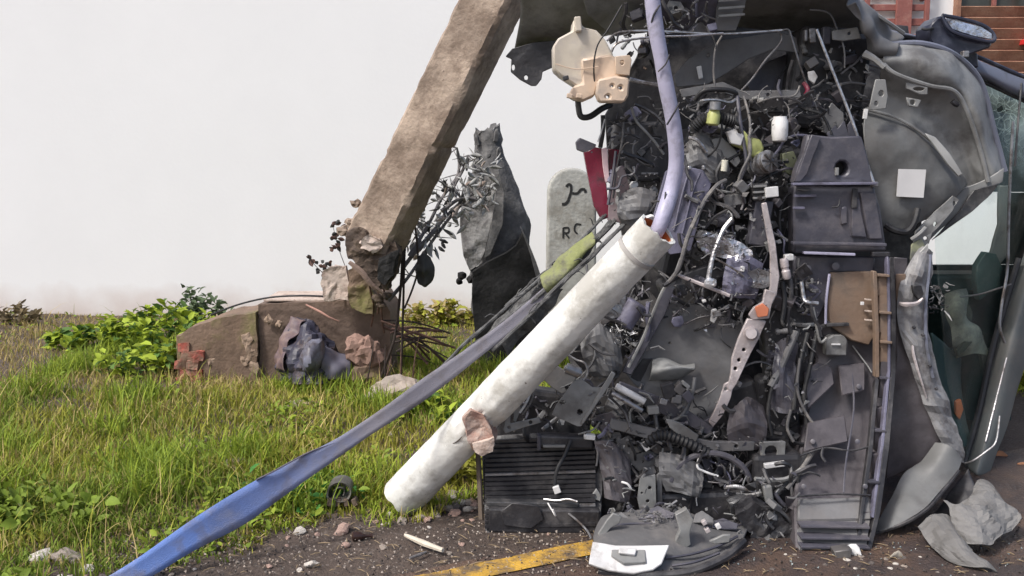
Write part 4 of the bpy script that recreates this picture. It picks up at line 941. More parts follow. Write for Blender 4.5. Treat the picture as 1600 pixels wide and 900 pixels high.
for k, y in enumerate((0, 12, 24)): box('rib', W, (1143, y, 3.66), (40, 4, .012), greyp, rot=4, bev=.002)
plate('ribbed_strut', W, [(1124, -25), (1172, -25), (1164, 10), (1150, 48), (1117, 48), (1120, 10)], 3.7, .012, greyd, dent=.006)
plate('torn_bracket', W, [(790, 88), (800, 76), (835, 66), (882, 62), (884, 104), (868, 106), (862, 106), (848, 112), (846, 124), (838, 134), (830, 134), (812, 124), (798, 112), (799, 92)], 4.0, .02, blackp, holes=[(802, 105, 2.5, 5), (822, 121, 3, 4)], dent=.008)
patch('wing_edge', W, [[(1328, -12, 3.72), (1362, 18, 3.75), (1388, 42, 3.8), (1412, 60, 3.82)], [(1330, 6, 3.62), (1352, 40, 3.65), (1372, 72, 3.68), (1400, 76, 3.7)], [(1342, 20, 3.7), (1348, 56, 3.72), (1358, 86, 3.74), (1392, 92, 3.78)]], greyd, thick=.004, dent=.03, freq=13, nu=30, nv=24)
tube('wing_seam', W, [(1275, -40, 3.7), (1330, -2, 3.72), (1380, 30, 3.74), (1412, 52, 3.78)], .008, greyp, seg=6)
plate('wing_bracket', W, [(1300, 48), (1340, 42), (1346, 60), (1318, 64), (1301, 62)], 3.72, .008, greyp, holes=[(1327, 52, 2.5)], dent=.003)
box('clip', W, (1268, 56, 3.8), (10, 22, .03), steel, rot=6); box('clip', W, (1258, 56, 3.8), (5, 18, .03), steel, rot=2); box('clip', W, (1290, 56, 3.82), (12, 26, .03), darkp)
plate('inner_wing', W, [(1052, 118), (1075, 92), (1102, 76), (1130, 62), (1218, 50), (1246, 58), (1250, 82), (1205, 78), (1170, 92), (1140, 112), (1105, 132), (1056, 136)], 3.85, .006, greyd, holes=[(1107, 86, 3)], dent=.012)
plate('torn_tab', W, [(1088, 104), (1096, 102), (1099, 122), (1092, 124)], 3.82, .005, whitep, dent=.002)
plate('liner_shell', W, [(1165, 130), (1200, 96), (1240, 80), (1262, 100), (1268, 130), (1248, 150), (1215, 162), (1180, 156)], 4.0, .006, darkp, dent=.018, freq=7)
tube('liner_crease', W, [(1210, 160, 3.97), (1212, 130, 3.97), (1230, 104, 3.97)], .004, blackp)
# stays and pipes
for nm, pts, r, m in (
    ('bonnet_stay', [(1276, 46, 3.62), (1300, 108, 3.6), (1332, 190, 3.58), (1366, 288, 3.55)], .0055, silver),
    ('steel_pipe', [(1215, 50, 3.72), (1231, 46, 3.72), (1238, 62, 3.72), (1256, 120, 3.72), (1286, 192, 3.72)], .004, steel),
    ('steel_pipe', [(1220, 52, 3.75), (1220, 66, 3.75), (1196, 94, 3.75), (1176, 122, 3.75), (1158, 142, 3.75)], .0045, steel),
    ('brake_pipe', [(948, 64, 3.52), (966, 51, 3.52), (1005, 48, 3.52), (1060, 50, 3.54), (1130, 53, 3.56), (1222, 47, 3.6)], .004, silver),
    ('brake_pipe', [(955, 82, 3.5), (968, 66, 3.5), (1020, 58, 3.52), (1080, 56, 3.53), (1130, 52, 3.55)], .004, silver),
    ('brake_pipe', [(1128, 56, 3.6), (1118, 76, 3.6), (1115, 110, 3.6), (1118, 140, 3.6), (1124, 165, 3.58)], .004, cable),
    ('steel_rod', [(984, 124, 3.5), (1010, 130, 3.5), (1040, 134, 3.5)], .008, silver),
    ('thin_wire', [(972, 8, 3.45), (950, 46, 3.43), (934, 70, 3.43), (928, 100, 3.43), (929, 132, 3.45)], .0028, rubber),
    ('fuel_hose', [(903, 154, 3.55), (904, 168, 3.55), (908, 182, 3.55), (922, 182, 3.55), (940, 170, 3.56), (954, 164, 3.6)], .0115, rubber),
    ('fuel_hose', [(942, 180, 3.6), (942, 205, 3.6), (938, 230, 3.62)], .009, rubber),
    ('thin_hose', [(975, 185, 3.6), (972, 220, 3.58), (964, 260, 3.58), (958, 310, 3.58)], .004, cable),
    ('thin_hose', [(945, 186, 3.58), (940, 205, 3.58), (934, 222, 3.58)], .003, whitep)):
    tube(nm, W, pts, r, m, seg=8)
box('stay_socket', W, (1366, 288, 3.55), (11, 8, .02), steel)

# washer reservoir
res = plate('washer_reservoir', W, [(894, 48), (896, 30), (905, 27), (911, 42), (932, 47), (946, 62), (958, 84), (960, 122), (934, 126), (930, 142), (908, 140), (900, 134), (876, 118), (865, 108), (864, 72), (872, 60)], 3.46, .13, creamg, dent=.012, freq=6, sub=3, bev=.012)
plate('reservoir_lower_body', W, [(908, 92), (958, 84), (961, 90), (984, 92), (984, 118), (960, 124), (936, 128), (930, 150), (912, 158), (898, 156), (888, 150), (896, 134), (910, 130)], 3.44, .08, cream, dent=.010, sub=3, bev=.01)
box('reservoir_neck', W, (903, 38, 3.45), (10, 22, .03), creamg, rot=6)
plate('pump_housing', W, [(934, 124), (962, 118), (984, 122), (982, 150), (976, 160), (936, 160), (931, 146)], 3.40, .06, cream, holes=[(957, 134, 2), (970, 137, 3), (950, 151, 3)], dent=.006, bev=.008)
plate('mounting_tab', W, [(961, 88), (984, 86), (987, 94), (984, 118), (962, 116)], 3.42, .015, cream, holes=[(972, 98, 3, 4)], dent=.004, bev=.004)
tube('seam_line', W, [(868, 100, 3.445), (900, 108, 3.438), (935, 104, 3.43)], .002, cream, seg=5)
for x, y in ((890, 150), (905, 150), (938, 150), (884, 122)): box('lug', W, (x, y, 3.42), (9, 7, .02), cream if x != 884 else blackp, rot=rnd.uniform(-25, 25), bev=.003)

# lamp unit at the left edge
plate('lamp_back', W, [(900, 222), (906, 215), (932, 226), (926, 240), (912, 238), (902, 234)], 3.62, .05, darkp, dent=.006)
plate('red_lens', W, [(912, 238), (930, 230), (942, 232), (948, 290), (952, 340), (940, 344), (928, 322), (920, 280)], 3.62, .04, crim, dent=.008)
plate('red_lens', W, [(950, 232), (968, 234), (966, 280), (958, 300), (952, 282)], 3.64, .03, crim, dent=.006)
plate('lamp_trim', W, [(940, 232), (949, 230), (951, 262), (953, 284), (946, 286), (942, 260)], 3.60, .012, mat('pale_pink_trim', (.62, .45, .47), .5), dent=.003)
plate('lamp_side', W, [(958, 262), (974, 258), (984, 290), (978, 350), (950, 345), (952, 310)], 3.60, .03, mat('dusty_mauve_plastic', (.21, .16, .17), .6, dirt=(.3, .27, .26), damt=.3, dscale=12), dent=.01)
box('black_housing', W, (1000, 238, 3.75), (82, 90, .2), blackp, rot=2, bev=.012); box('housing_lip', W, (1015, 271, 3.62), (26, 3, .01), steel, rot=0, bev=.001)
tube('stray_strip', W, [(978, 258, 3.6), (990, 272, 3.58), (995, 282, 3.58), (982, 300, 3.6)], .005, greyp, seg=5)
tube('stray_strip', W, [(962, 236, 3.58), (958, 270, 3.57), (950, 320, 3.56)], .006, darkp, seg=5)

# corrugated plate beside the pipe mouth
plate('ribbed_plate', W, [(1040, 268), (1058, 256), (1098, 266), (1112, 288), (1096, 330), (1080, 392), (1046, 398), (1018, 350)], 3.52, .02, lavd, dent=.012)
for k in range(3): tube('plate_rib', W, [(1060+k*17, 264+k*3, 3.517), (1052+k*15, 300, 3.515), (1040+k*13, 355+k*5, 3.515)], .0045, lavd, seg=6)
box('plate_bolt', W, (1077, 262, 3.50), (6, 6, .02), silver); box('plate_bolt', W, (1099, 262, 3.50), (5, 7, .02), silver)

# ---- engine
box('engine_block', W, (1130, 330, 3.98), (170, 230, .35), blackp, rot=-12, bev=.02)
box('cylinder_head', W, (1135, 300, 3.78), (105, 70, .2), darkm, rot=-14, bev=.012)
box('gearbox', W, (1115, 455, 3.85), (150, 90, .3), darkm, rot=24, bev=.02)
for k in range(6): box('head_rib', W, (1098+k*15, 292+k*4, 3.67), (6, 46, .02), darkp, rot=-14, bev=.003)
plate('engine_cover', W, [(1180, 150), (1214, 146), (1228, 160), (1222, 176), (1190, 176), (1172, 168)], 3.75, .05, blackp, dent=.01)
cap = cyl('brake_fluid_bottle', W, (1113, 196, 3.52), (1117, 168, 3.52), .024, ygrn, [(0, .7), (.08, 1), (.6, 1), (.75, .8), (1, .7)])
cyl('bottle_cap', cap, (1117, 172, 3.51), (1118, 159, 3.51), .020, steel)
cyl('white_canister', W, (1218, 222, 3.58), (1219, 182, 3.58), .030, whitep, [(0, .6), (.06, .9), (.3, 1), (.8, 1), (.9, .85), (1, .8)])
plate('yellow_green_cover', W, [(1148, 206), (1162, 202), (1172, 214), (1190, 218), (1196, 232), (1188, 246), (1174, 246), (1160, 232), (1144, 226)], 3.55, .05, ygrn, dent=.014, freq=18, bev=.006)
plate('pale_cover', W, [(1136, 206), (1150, 200), (1163, 212), (1158, 228), (1142, 224)], 3.54, .03, whitep, dent=.008)
plate('lever_casting', W, [(1112, 218), (1128, 214), (1150, 234), (1158, 252), (1150, 262), (1136, 248), (1118, 236)], 3.58, .03, greyp, dent=.008)
plate('olive_casting', W, [(1222, 240), (1240, 236), (1248, 254), (1240, 276), (1226, 270)], 3.68, .04, mat('olive_casting', (.20, .21, .13), .6), dent=.008)
cyl('bolt', W, (1131, 268, 3.55), (1133, 250, 3.55), .012, mat('pale_bolt', (.55, .53, .44), .5))
for k in range(3):
    cyl('pulley', W, (1114+k*22, 232-k*6, 3.72), (1112+k*22, 231-k*6, 3.66), (.045, .03, .038)[k], darkm, [(0, .6), (.1, 1), (.45, 1), (.5, .85), (.55, 1), (.9, 1), (1, .5)], 26)
tube('air_hose', W, [(1086, 156, 3.6), (1100, 142, 3.58), (1130, 140, 3.58), (1150, 146, 3.6), (1140, 156, 3.62), (1110, 158, 3.62), (1092, 168, 3.62)], .009, rubber, seg=10)
tube('chrome_pipe', W, [(1090, 172, 3.58), (1096, 158, 3.57), (1120, 156, 3.57), (1140, 160, 3.58), (1150, 154, 3.6)], .0055, silver)
for pts, r, m in (([(1152, 150, 3.6), (1158, 200, 3.56), (1166, 250, 3.54), (1160, 272, 3.54), (1146, 300, 3.54)], .007, darkp), ([(1162, 150, 3.6), (1172, 190, 3.57), (1170, 232, 3.54), (1174, 250, 3.55)], .005, cable),
                  ([(1170, 212, 3.52), (1172, 240, 3.51), (1158, 270, 3.51), (1150, 298, 3.52)], .0055, cable), ([(1134, 282, 3.53), (1120, 290, 3.51), (1102, 312, 3.50), (1088, 340, 3.48), (1074, 372, 3.46), (1060, 420, 3.46), (1040, 446, 3.48)], .0085, cable),
                  ([(1122, 160, 3.55), (1128, 200, 3.53), (1120, 230, 3.54), (1100, 250, 3.56)], .004, rubber), ([(1245, 165, 3.7), (1262, 172, 3.68), (1285, 180, 3.66), (1300, 210, 3.64)], .005, rubber),
                  ([(1184, 160, 3.62), (1210, 152, 3.6), (1240, 150, 3.6), (1250, 134, 3.6)], .004, cable), ([(1076, 215, 3.55), (1090, 220, 3.54), (1104, 238, 3.54)], .007, silver),
                  ([(1240, 300, 3.6), (1226, 310, 3.58), (1218, 340, 3.58), (1222, 380, 3.58)], .005, rubber)):
    tube('hose', W, pts, r, m)
box('relay', W, (1205, 300, 3.5), (20, 16, .03), whitep, rot=6, bev=.003); box('relay_socket', W, (1186, 300, 3.54), (22, 26, .05), blackp, rot=4)
for k in range(3): box('fin', W, (1187, 291+k*9, 3.505), (20, 3, .02), greyp, rot=4, bev=.001)
box('control_box', W, (1186, 348, 3.56), (28, 70, .06), darkp, rot=-8, bev=.005); box('control_box', W, (1146, 312, 3.56), (34, 18, .05), greyd, rot=10); box('control_box', W, (1130, 342, 3.58), (28, 18, .06), darkp, rot=6)
cyl('actuator', W, (1118, 346, 3.56), (1142, 342, 3.56), .022, darkp)
tube('clutch_lever', W, [(1144, 342, 3.5), (1132, 356, 3.49), (1124, 372, 3.48), (1114, 400, 3.47), (1107, 436, 3.46)], [.011, .009, .008, .0085, .010], silver)
cyl('lever_eye', W, (1108, 442, 3.47), (1109, 443, 3.44), .020, silver, [(0, .6), (.1, 1), (.9, 1), (1, .5)])
tube('shift_link', W, [(1102, 440, 3.45), (1116, 446, 3.44), (1117, 438, 3.44)], .006, silver)
# shiny broken casting
def shards(name, parent, n, region, Y, s0, s1, mats_, seed):
    r = random.Random(seed); bms = [bmesh.new() for _ in mats_]
    for i in range(n):
        x, y = region(r); c = P(x, y, Y+r.uniform(-.06, .05)); s = r.uniform(s0, s1)
        q = Quaternion(Vector((r.gauss(0, 1), r.gauss(0, 1), r.gauss(0, 1))).normalized(), r.uniform(0, 6)).to_matrix(); b_ = bms[i % len(mats_)]; kd = r.random()
        if kd < .45:                       # bent sliver
            L_ = s*r.uniform(1.5, 4.5); p0 = c; p1 = c+q @ Vector((L_*.5, L_*r.uniform(-.4, .4), 0)); p2 = p1+q @ Vector((L_*.4, L_*r.uniform(-.5, .5), L_*r.uniform(-.4, .4)))
            add_tube(b_, [p0, p1, p2], [s*.22, s*.3, s*.12], 4)
        else:                              # torn angular scrap
            vs = [b_.verts.new(c+q @ Vector((s*r.uniform(-1, 1), s*r.uniform(-.35, .35), s*r.uniform(-1, 1)))) for _ in range(6)]
            try:
                h = bmesh.ops.convex_hull(b_, input=vs)
                bad = [e for e in h['geom_interior'] if isinstance(e, bmesh.types.BMVert)]
                if bad: bmesh.ops.delete(b_, geom=bad, context='VERTS')
            except Exception: pass
    for b, m in zip(bms, mats_):
        o = from_bm(name, b, m, parent, False); o['kind'] = 'stuff'
def reg(pts):
    def f(r):
        a, b, c, d = pts; u, v = r.random(), r.random()
        return ((a[0]*(1-u)+b[0]*u)*(1-v)+(d[0]*(1-u)+c[0]*u)*v, (a[1]*(1-u)+b[1]*u)*(1-v)+(d[1]*(1-u)+c[1]*u)*v)
    return f
chunk('broken_casting', W, [(1090, 372), (1104, 362), (1126, 370), (1150, 378), (1172, 388), (1176, 404), (1160, 412), (1140, 404), (1112, 396), (1094, 390)], 3.5, .06, silver, .018)
chunk('broken_casting', W, [(1160, 424), (1184, 418), (1204, 424), (1206, 440), (1190, 450), (1166, 446)], 3.48, .05, steel, .014)
shards('casting_fragments', W, 150, reg([(1086, 356), (1140, 366), (1178, 408), (1098, 398)]), 3.47, .002, .007, [silver, lavp, blackp], 3)
shards('casting_fragments', W, 110, reg([(1140, 420), (1206, 412), (1206, 452), (1120, 470)]), 3.46, .002, .007, [silver, steel, blackp], 4)
tube('selector_rod', W, [(1060, 430, 3.48), (1100, 446, 3.47), (1140, 462, 3.46)], .007, pinkm, seg=6)
tube('selector_rod', W, [(1114, 402, 3.47), (1146, 420, 3.46), (1162, 432, 3.46)], .004, steel, seg=6)
box('dark_tray', W, (1110, 425, 3.56), (90, 26, .06), blackp, rot=20)

# ---- engine bay support bar (pale metal with punched holes)
plate('support_bar', W, [(1190, 318), (1198, 316), (1212, 380), (1218, 432), (1214, 460), (1206, 476), (1196, 478), (1204, 446), (1204, 400)], 3.46, .014, pinkm, dent=.004)
plate('support_bar', W, [(1196, 452), (1214, 458), (1206, 476), (1202, 498), (1176, 500), (1170, 492), (1178, 480), (1192, 472)], 3.44, .018, pinkm, dent=.006)
plate('painted_orange_reflection', W, [(1180, 480), (1192, 474), (1202, 482), (1200, 494), (1184, 496)], 3.425, .012, mat('salmon_reflection', (.75, .25, .13), .4, var=.15), dent=.004)  # salmon patch paints an orange light reflection on the bar
plate('support_bar', W, [(1168, 498), (1198, 502), (1186, 530), (1172, 556), (1158, 584), (1150, 600), (1142, 612), (1136, 606), (1142, 584), (1144, 560), (1154, 530)], 3.44, .016, pinkm, holes=[(1175, 522, 6), (1163, 547, 3), (1155, 563, 3), (1149, 576, 3)], dent=.006)
plate('support_bar', W, [(1132, 600), (1148, 592), (1142, 622), (1130, 650), (1114, 668), (1108, 660), (1118, 640), (1126, 620)], 3.44, .014, pinkm, holes=[(1134, 608, 3)], dent=.006)
cyl('bar_bush', W, (1174, 521, 3.44), (1174, 521, 3.405), .026, pinkm, [(0, 1), (.5, .95), (1, .75)])
for x, y, s in ((1114, 440, 10), (1160, 420, 8), (1120, 490, 12), (1155, 600, 8), (1100, 470, 6), (1135, 480, 7)): box('loose_fitting', W, (x, y, 3.47), (s, s*.7, .02), rnd.choice((silver, whitep, steel)), rot=rnd.uniform(0, 90), bev=.002)
plate('white_latch', W, [(1112, 484), (1120, 482), (1122, 494), (1116, 506), (1110, 502)], 3.5, .012, whitep, dent=.003)

# ---- large grey panel and rail in the middle
plate('undertray', W, [(1050, 470), (1110, 480), (1165, 510), (1150, 560), (1140, 610), (1112, 668), (1060, 650), (990, 600), (975, 580), (1010, 520)], 3.56, .012, greyd, dent=.012, freq=5, sub=3, holes=[(1046, 536, 2)])
plate('long_rail', W, [(1046, 440), (1056, 446), (1040, 490), (1018, 530), (1000, 562), (986, 586), (972, 582), (990, 548), (1014, 505), (1030, 470)], 3.52, .025, darkp, dent=.006)
tube('rail_edge', W, [(1064, 404, 3.5), (1054, 432, 3.49), (1052, 442, 3.49), (1038, 450, 3.49), (1020, 490, 3.49), (1004, 530, 3.49), (982, 574, 3.49)], .006, greyp, seg=6)
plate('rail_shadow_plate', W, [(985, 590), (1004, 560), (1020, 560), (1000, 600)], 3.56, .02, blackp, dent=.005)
patch('bent_flap', W, [[(1020, 562, 3.56), (1040, 560, 3.55), (1064, 570, 3.54), (1086, 568, 3.54)], [(1018, 580, 3.52), (1040, 576, 3.49), (1064, 574, 3.49), (1086, 576, 3.5)], [(1014, 594, 3.55), (1034, 592, 3.53), (1060, 592, 3.52), (1084, 580, 3.52)]], greyp, thick=.005, dent=.012)
plate('grey_bay_panel', W, [(905, 480), (960, 440), (1000, 440), (1030, 470), (1000, 540), (960, 600), (900, 590), (880, 540)], 3.85, .01, darkm, dent=.02, freq=6)
cyl('lavender_canister', W, (972, 508, 3.52), (996, 472, 3.52), .040, lavd, [(0, .8), (.05, 1), (.95, 1), (1, .8)], 24)
shards('crushed_fragments', W, 160, reg([(930, 490), (985, 452), (1010, 500), (960, 540)]), 3.55, .002, .010, [steel, darkm, blackp, greyp], 5)
chunk('crushed_casting', W, [(952, 478), (966, 462), (980, 460), (984, 472), (970, 490), (950, 500), (936, 508), (934, 496)], 3.5, .05, steel, .016)
shards('crushed_fragments', W, 90, reg([(955, 510), (1000, 515), (990, 545), (950, 530)]), 3.5, .002, .009, [whitep, greyp, blackp], 6)
plate('side_plate', W, [(905, 515), (918, 500), (912, 530), (895, 552), (886, 556), (896, 534)], 3.46, .008, greyp, dent=.004)
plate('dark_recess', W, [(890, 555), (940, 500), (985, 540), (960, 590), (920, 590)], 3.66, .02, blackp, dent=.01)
shards('crushed_fragments', W, 70, reg([(1040, 470), (1150, 480), (1160, 510), (1100, 520)]), 3.56, .002, .008, [silver, darkm, blackp], 16)
plate('holder_plate', W, [(835, 580), (862, 566), (900, 590), (895, 606), (878, 616), (862, 606)], 3.48, .008, greyd, dent=.006)
plate('punched_bracket', W, [(896, 596), (908, 592), (926, 606), (944, 606), (925, 640), (908, 666), (902, 666), (862, 648), (870, 632)], 3.42, .008, greyp, holes=[(879, 629, 5, 4), (906, 644, 5)], dent=.006)
plate('bracket_arm', W, [(940, 606), (956, 580), (962, 584), (950, 606), (912, 662), (906, 664)], 3.41, .008, greyp, dent=.004)
cyl('solenoid', W, (882, 574, 3.42), (908, 584, 3.42), .020, steel, [(0, .5), (.08, .5), (.1, 1), (.9, 1), (.92, .6), (1, .6)])
tube('wiring', W, [(884, 552, 3.45), (900, 562, 3.44), (914, 568, 3.43), (918, 584, 3.43), (906, 600, 3.43)], .004, steel)
tube('wiring', W, [(830, 612, 3.45), (822, 630, 3.43), (812, 645, 3.43)], .004, whitep); tube('wiring', W, [(836, 606, 3.45), (830, 628, 3.43), (816, 648, 3.43)], .003, cable)
cyl('white_strut', W, (962, 603, 3.44), (1008, 628, 3.42), .013, whitep); cyl('steel_strut', W, (956, 614, 3.42), (1004, 642, 3.40), .009, steel)
plate('strut_end', W, [(1006, 622), (1018, 620), (1026, 636), (1016, 642), (1006, 634)], 3.43, .02, blackp)
plate('rod_channel', W, [(968, 596), (1060, 632), (1116, 668), (1108, 680), (1040, 650), (966, 606)], 3.46, .015, darkp, dent=.005)
plate('pale_lip', W, [(1040, 654), (1062, 660), (1092, 680), (1088, 690), (1066, 684), (1046, 668)], 3.42, .01, greyp, dent=.005)
for x, y, a, b, m in ((1044, 610, 20, 24, blackp), (1062, 606, 16, 18, darkm), (1070, 602, 14, 9, greyp), (1056, 622, 16, 14, greyd), (1074, 618, 14, 18, darkp), (1036, 626, 12, 10, steel), (1020, 640, 18, 12, greyp)):
    box('connector', W, (x, y, 3.42), (a, b, .035), m, rot=rnd.uniform(-40, 40), bev=.003)
tube('connector_strap', W, [(1086, 590, 3.46), (1080, 620, 3.45), (1064, 650, 3.44), (1040, 660, 3.44)], .007, greyd)

# ---- radiator
rad = plate('radiator', W, [(752, 682, 3.60), (845, 676, 3.58), (940, 678, 3.56), (942, 760, 3.46), (938, 828, 3.36), (758, 834, 3.36)], 3.45, .05, blackp, dent=.008, freq=5)
for k in range(19):
    t = (k+.5)/19; x0, y0, Y0 = 758, 686+t*140, 3.585-t*.215; 
    bright_ = k in (7, 14)
    bm = bmesh.new(); a, b = P(x0, y0, Y0-.012), P(930, y0-6+t*2, 3.55-t*.185-.012); d = (b-a).normalized()
    add_box(bm, (a+b)/2, d, Vector((0, 1, 0)), d.cross(Vector((0, 1, 0))), (b-a).length/2, .008, .004 if bright_ else .0055); from_bm('radiator_tube', bm, steel if bright_ else blackp, rad, False)
box('radiator_tank', W, (884, 688, 3.51), (88, 20, .06), blackp, rot=-2, bev=.008); box('tank_seam', W, (866, 697, 3.475), (36, 4, .01), greyp, rot=0, bev=.001)
box('white_plug', W, (921, 682, 3.47), (18, 8, .03), whitep, rot=-6, bev=.003); box('tank_bracket', W, (842, 690, 3.49), (6, 24, .05), darkp)
plate('punched_strip', W, [(786, 672), (792, 640), (798, 640), (797, 662), (842, 652), (846, 660), (800, 674), (790, 678)], 3.44, .006, greyp, holes=[(795, 668, 2.5), (829, 660, 3)], dent=.003)
plate('strip_end', W, [(804, 640), (810, 626), (814, 640), (806, 660), (802, 658)], 3.46, .006, greyp, dent=.003)
tube('radiator_hose', W, [(892, 688, 3.47), (882, 712, 3.44), (872, 730, 3.42), (867, 752, 3.41), (868, 768, 3.40)], .007, rubber)
tube('radiator_wire', W, [(930, 688, 3.46), (934, 708, 3.44), (932, 728, 3.43)], .004, cable)
box('white_plug', W, (870, 765, 3.385), (11, 12, .015), whitep, rot=20, bev=.002)
tube('loose_wire', W, [(850, 780, 3.40), (870, 782, 3.38), (888, 780, 3.37), (902, 784, 3.36)], .004, silver); tube('loose_wire', W, [(856, 786, 3.38), (868, 806, 3.34), (864, 796, 3.33)], .003, whitep)
tube('loose_wire', W, [(888, 802, 3.36), (905, 816, 3.30), (918, 830, 3.25), (924, 842, 3.2)], .004, steel)
box('radiator_foot', W, (832, 786, 3.40), (150, 8, .04), darkm, rot=-1); plate('foot_tab', W, [(922, 778), (932, 764), (940, 776), (938, 784)], 3.41, .01, greyp)
tube('side_post', W, [(746, 694, 3.52), (749, 750, 3.46), (752, 812, 3.40)], .010, mat('muddy_post', (.10, .075, .055), .85), seg=6)
box('radiator_cowl', W, (850, 812, 3.375), (180, 40, .04), blackp, rot=-1, bev=.006)
plate('cowl_patch', W, [(782, 800), (800, 786), (842, 790), (850, 812), (830, 826), (788, 822)], 3.345, .006, blackp, dent=.006)

# ---- crumpled metal between radiator and bumper
plate('crumpled_plate', W, [(962, 690), (982, 680), (998, 694), (1030, 712), (1040, 750), (1038, 762), (1014, 756), (1000, 738), (982, 722)], 3.48, .008, greyd, dent=.014, freq=14)
plate('perforated_bracket', W, [(1000, 746), (1024, 742), (1026, 800), (1002, 806), (996, 780)], 3.40, .008, greyp, holes=[(1015, 762, 3), (1003, 770, 2), (1012, 783, 3)], dent=.004)
plate('bracket_flank', W, [(1026, 742), (1034, 736), (1036, 800), (1027, 804)], 3.42, .01, greyd)
for pts, m in (([(1075, 690, 3.45), (1070, 710, 3.43), (1076, 730, 3.42), (1086, 742, 3.42)], cable), ([(1086, 690, 3.43), (1092, 712, 3.42), (1090, 730, 3.4), (1104, 738, 3.4), (1122, 744, 3.4)], whitep), ([(1066, 724, 3.44), (1064, 738, 3.43), (1078, 748, 3.42)], greyp), ([(1150, 720, 3.46), (1146, 734, 3.44), (1148, 744, 3.44)], steel), ([(966, 752, 3.42), (980, 756, 3.4), (986, 764, 3.4)], whitep), ([(1032, 800, 3.38), (1044, 792, 3.36), (1058, 782, 3.36)], steel), ([(1036, 700, 3.46), (1034, 716, 3.45), (1040, 722, 3.45)], greyp)):
    tube('loose_wire', W, pts, .0045, m)
box('white_tag', W, (1008, 697, 3.44), (8, 16, .01), whitep, rot=35, bev=.001)
shards('bay_fragments', W, 260, reg([(960, 660), (1180, 680), (1200, 800), (1000, 790)]), 3.5, .002, .013, [blackp, darkm, darkp, blackp, greyd], 7)
shards('bay_fragments', W, 120, reg([(880, 640), (1000, 640), (1000, 760), (930, 700)]), 3.52, .003, .012, [blackp, darkm, blackp], 8)
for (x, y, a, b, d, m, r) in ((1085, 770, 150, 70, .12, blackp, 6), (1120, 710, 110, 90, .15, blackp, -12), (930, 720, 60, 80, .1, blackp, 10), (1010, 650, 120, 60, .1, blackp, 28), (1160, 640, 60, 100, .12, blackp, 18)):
    box('dark_gap_filler', W, (x, y, 3.66), (a, b, d), m, rot=r, bev=.02)  # black filler blocks keep the gaps behind the clutter dark
plate('bright_frame', W, [(1186, 690), (1228, 690), (1226, 738), (1180, 732), (1178, 726), (1190, 722)], 3.42, .012, greyp, holes=[(1205, 706, 10, 10)], dent=.006)
box('frame_lip', W, (1210, 726, 3.40), (34, 8, .02), whitep, rot=8, bev=.003); box('frame_back', W, (1205, 706, 3.47), (40, 40, .04), blackp)
for pts, r, m in (([(1276, 676, 3.45), (1258, 712, 3.43), (1240, 740, 3.42), (1222, 762, 3.40), (1206, 778, 3.39)], .013, rubber), ([(1284, 680, 3.43), (1264, 716, 3.41), (1246, 742, 3.4), (1230, 764, 3.39)], .009, cable), ([(1246, 742, 3.4), (1248, 780, 3.39), (1244, 810, 3.38), (1238, 840, 3.36)], .010, rubber), ([(1236, 760, 3.39), (1240, 800, 3.38), (1236, 832, 3.36)], .006, cable),
                  ([(1132, 762, 3.42), (1150, 760, 3.4), (1166, 764, 3.39), (1180, 768, 3.39)], .008, steel), ([(1150, 772, 3.4), (1170, 774, 3.39), (1190, 770, 3.38)], .010, darkm), ([(1210, 770, 3.38), (1226, 790, 3.37), (1236, 786, 3.37)], .008, darkp)):
    tube('hose', W, pts, r, m, seg=9)
box('hose_clip', W, (1199, 770, 3.38), (14, 28, .04), greyp, rot=10, bev=.005); box('hose_clip', W, (1247, 826, 3.36), (22, 28, .06), greyp, rot=2, bev=.006)
chunk('torn_rubber', W, [(1152, 800), (1180, 786), (1214, 800), (1240, 830), (1236, 880), (1214, 884), (1190, 870), (1172, 886), (1164, 860), (1176, 830)], 3.3, .12, blackp, .02)
chunk('twisted_metal', W, [(1140, 790), (1160, 780), (1190, 790), (1186, 806), (1166, 820), (1146, 812)], 3.34, .06, darkm, .02)

# ---- plastic cowl and heater case, the tall dark panel
plate('cowl_top', W, [(1262, 210), (1300, 214), (1346, 212), (1354, 236), (1362, 268), (1366, 287), (1240, 287), (1246, 262), (1256, 240)], 3.55, .06, darkp, holes=[(1316, 263, 11, 12)], dent=.005, bev=.006)
box('cowl_recess', W, (1316, 263, 3.63), (26, 28, .02), blackp); box('recess_tab', W, (1307, 268, 3.55), (5, 12, .02), greyp, bev=.002)
plate('cowl_flange', W, [(1268, 210), (1282, 214), (1262, 270), (1250, 284), (1242, 284), (1254, 250)], 3.535, .02, darkp, dent=.003)
box('cowl_ledge', W, (1303, 287, 3.53), (130, 4, .03), lavd, rot=.5, bev=.002)
plate('cowl_middle', W, [(1240, 290), (1366, 290), (1376, 330), (1386, 392), (1240, 396)], 3.56, .08, darkp, dent=.006, bev=.006)
for pts in ([(1344, 300), (1368, 300), (1380, 374), (1358, 374)], [(1332, 316), (1343, 308), (1354, 372), (1331, 370)], [(1314, 324), (1324, 322), (1324, 350), (1315, 352)]): plate('raised_pad', W, pts, 3.545, .025, darkp, dent=.003, bev=.004)
box('cowl_slot', W, (1335, 310, 3.545), (8, 30, .012), blackp, bev=.002); box('moulded_strip', W, (1258, 306, 3.545), (34, 4, .014), lavd, bev=.002); box('moulded_strip', W, (1248, 325, 3.545), (18, 4, .014), lavd, bev=.002)
tube('moulded_hook', W, [(1300, 324, 3.545), (1310, 322, 3.54), (1312, 312, 3.545)], .003, blackp)
box('cowl_ledge', W, (1310, 381, 3.53), (146, 5, .04), darkp, rot=-1, bev=.003); box('cowl_ledge', W, (1295, 396, 3.525), (80, 4, .03), lavp, rot=-2, bev=.002); box('ledge_gap', W, (1375, 397, 3.53), (28, 8, .03), blackp)
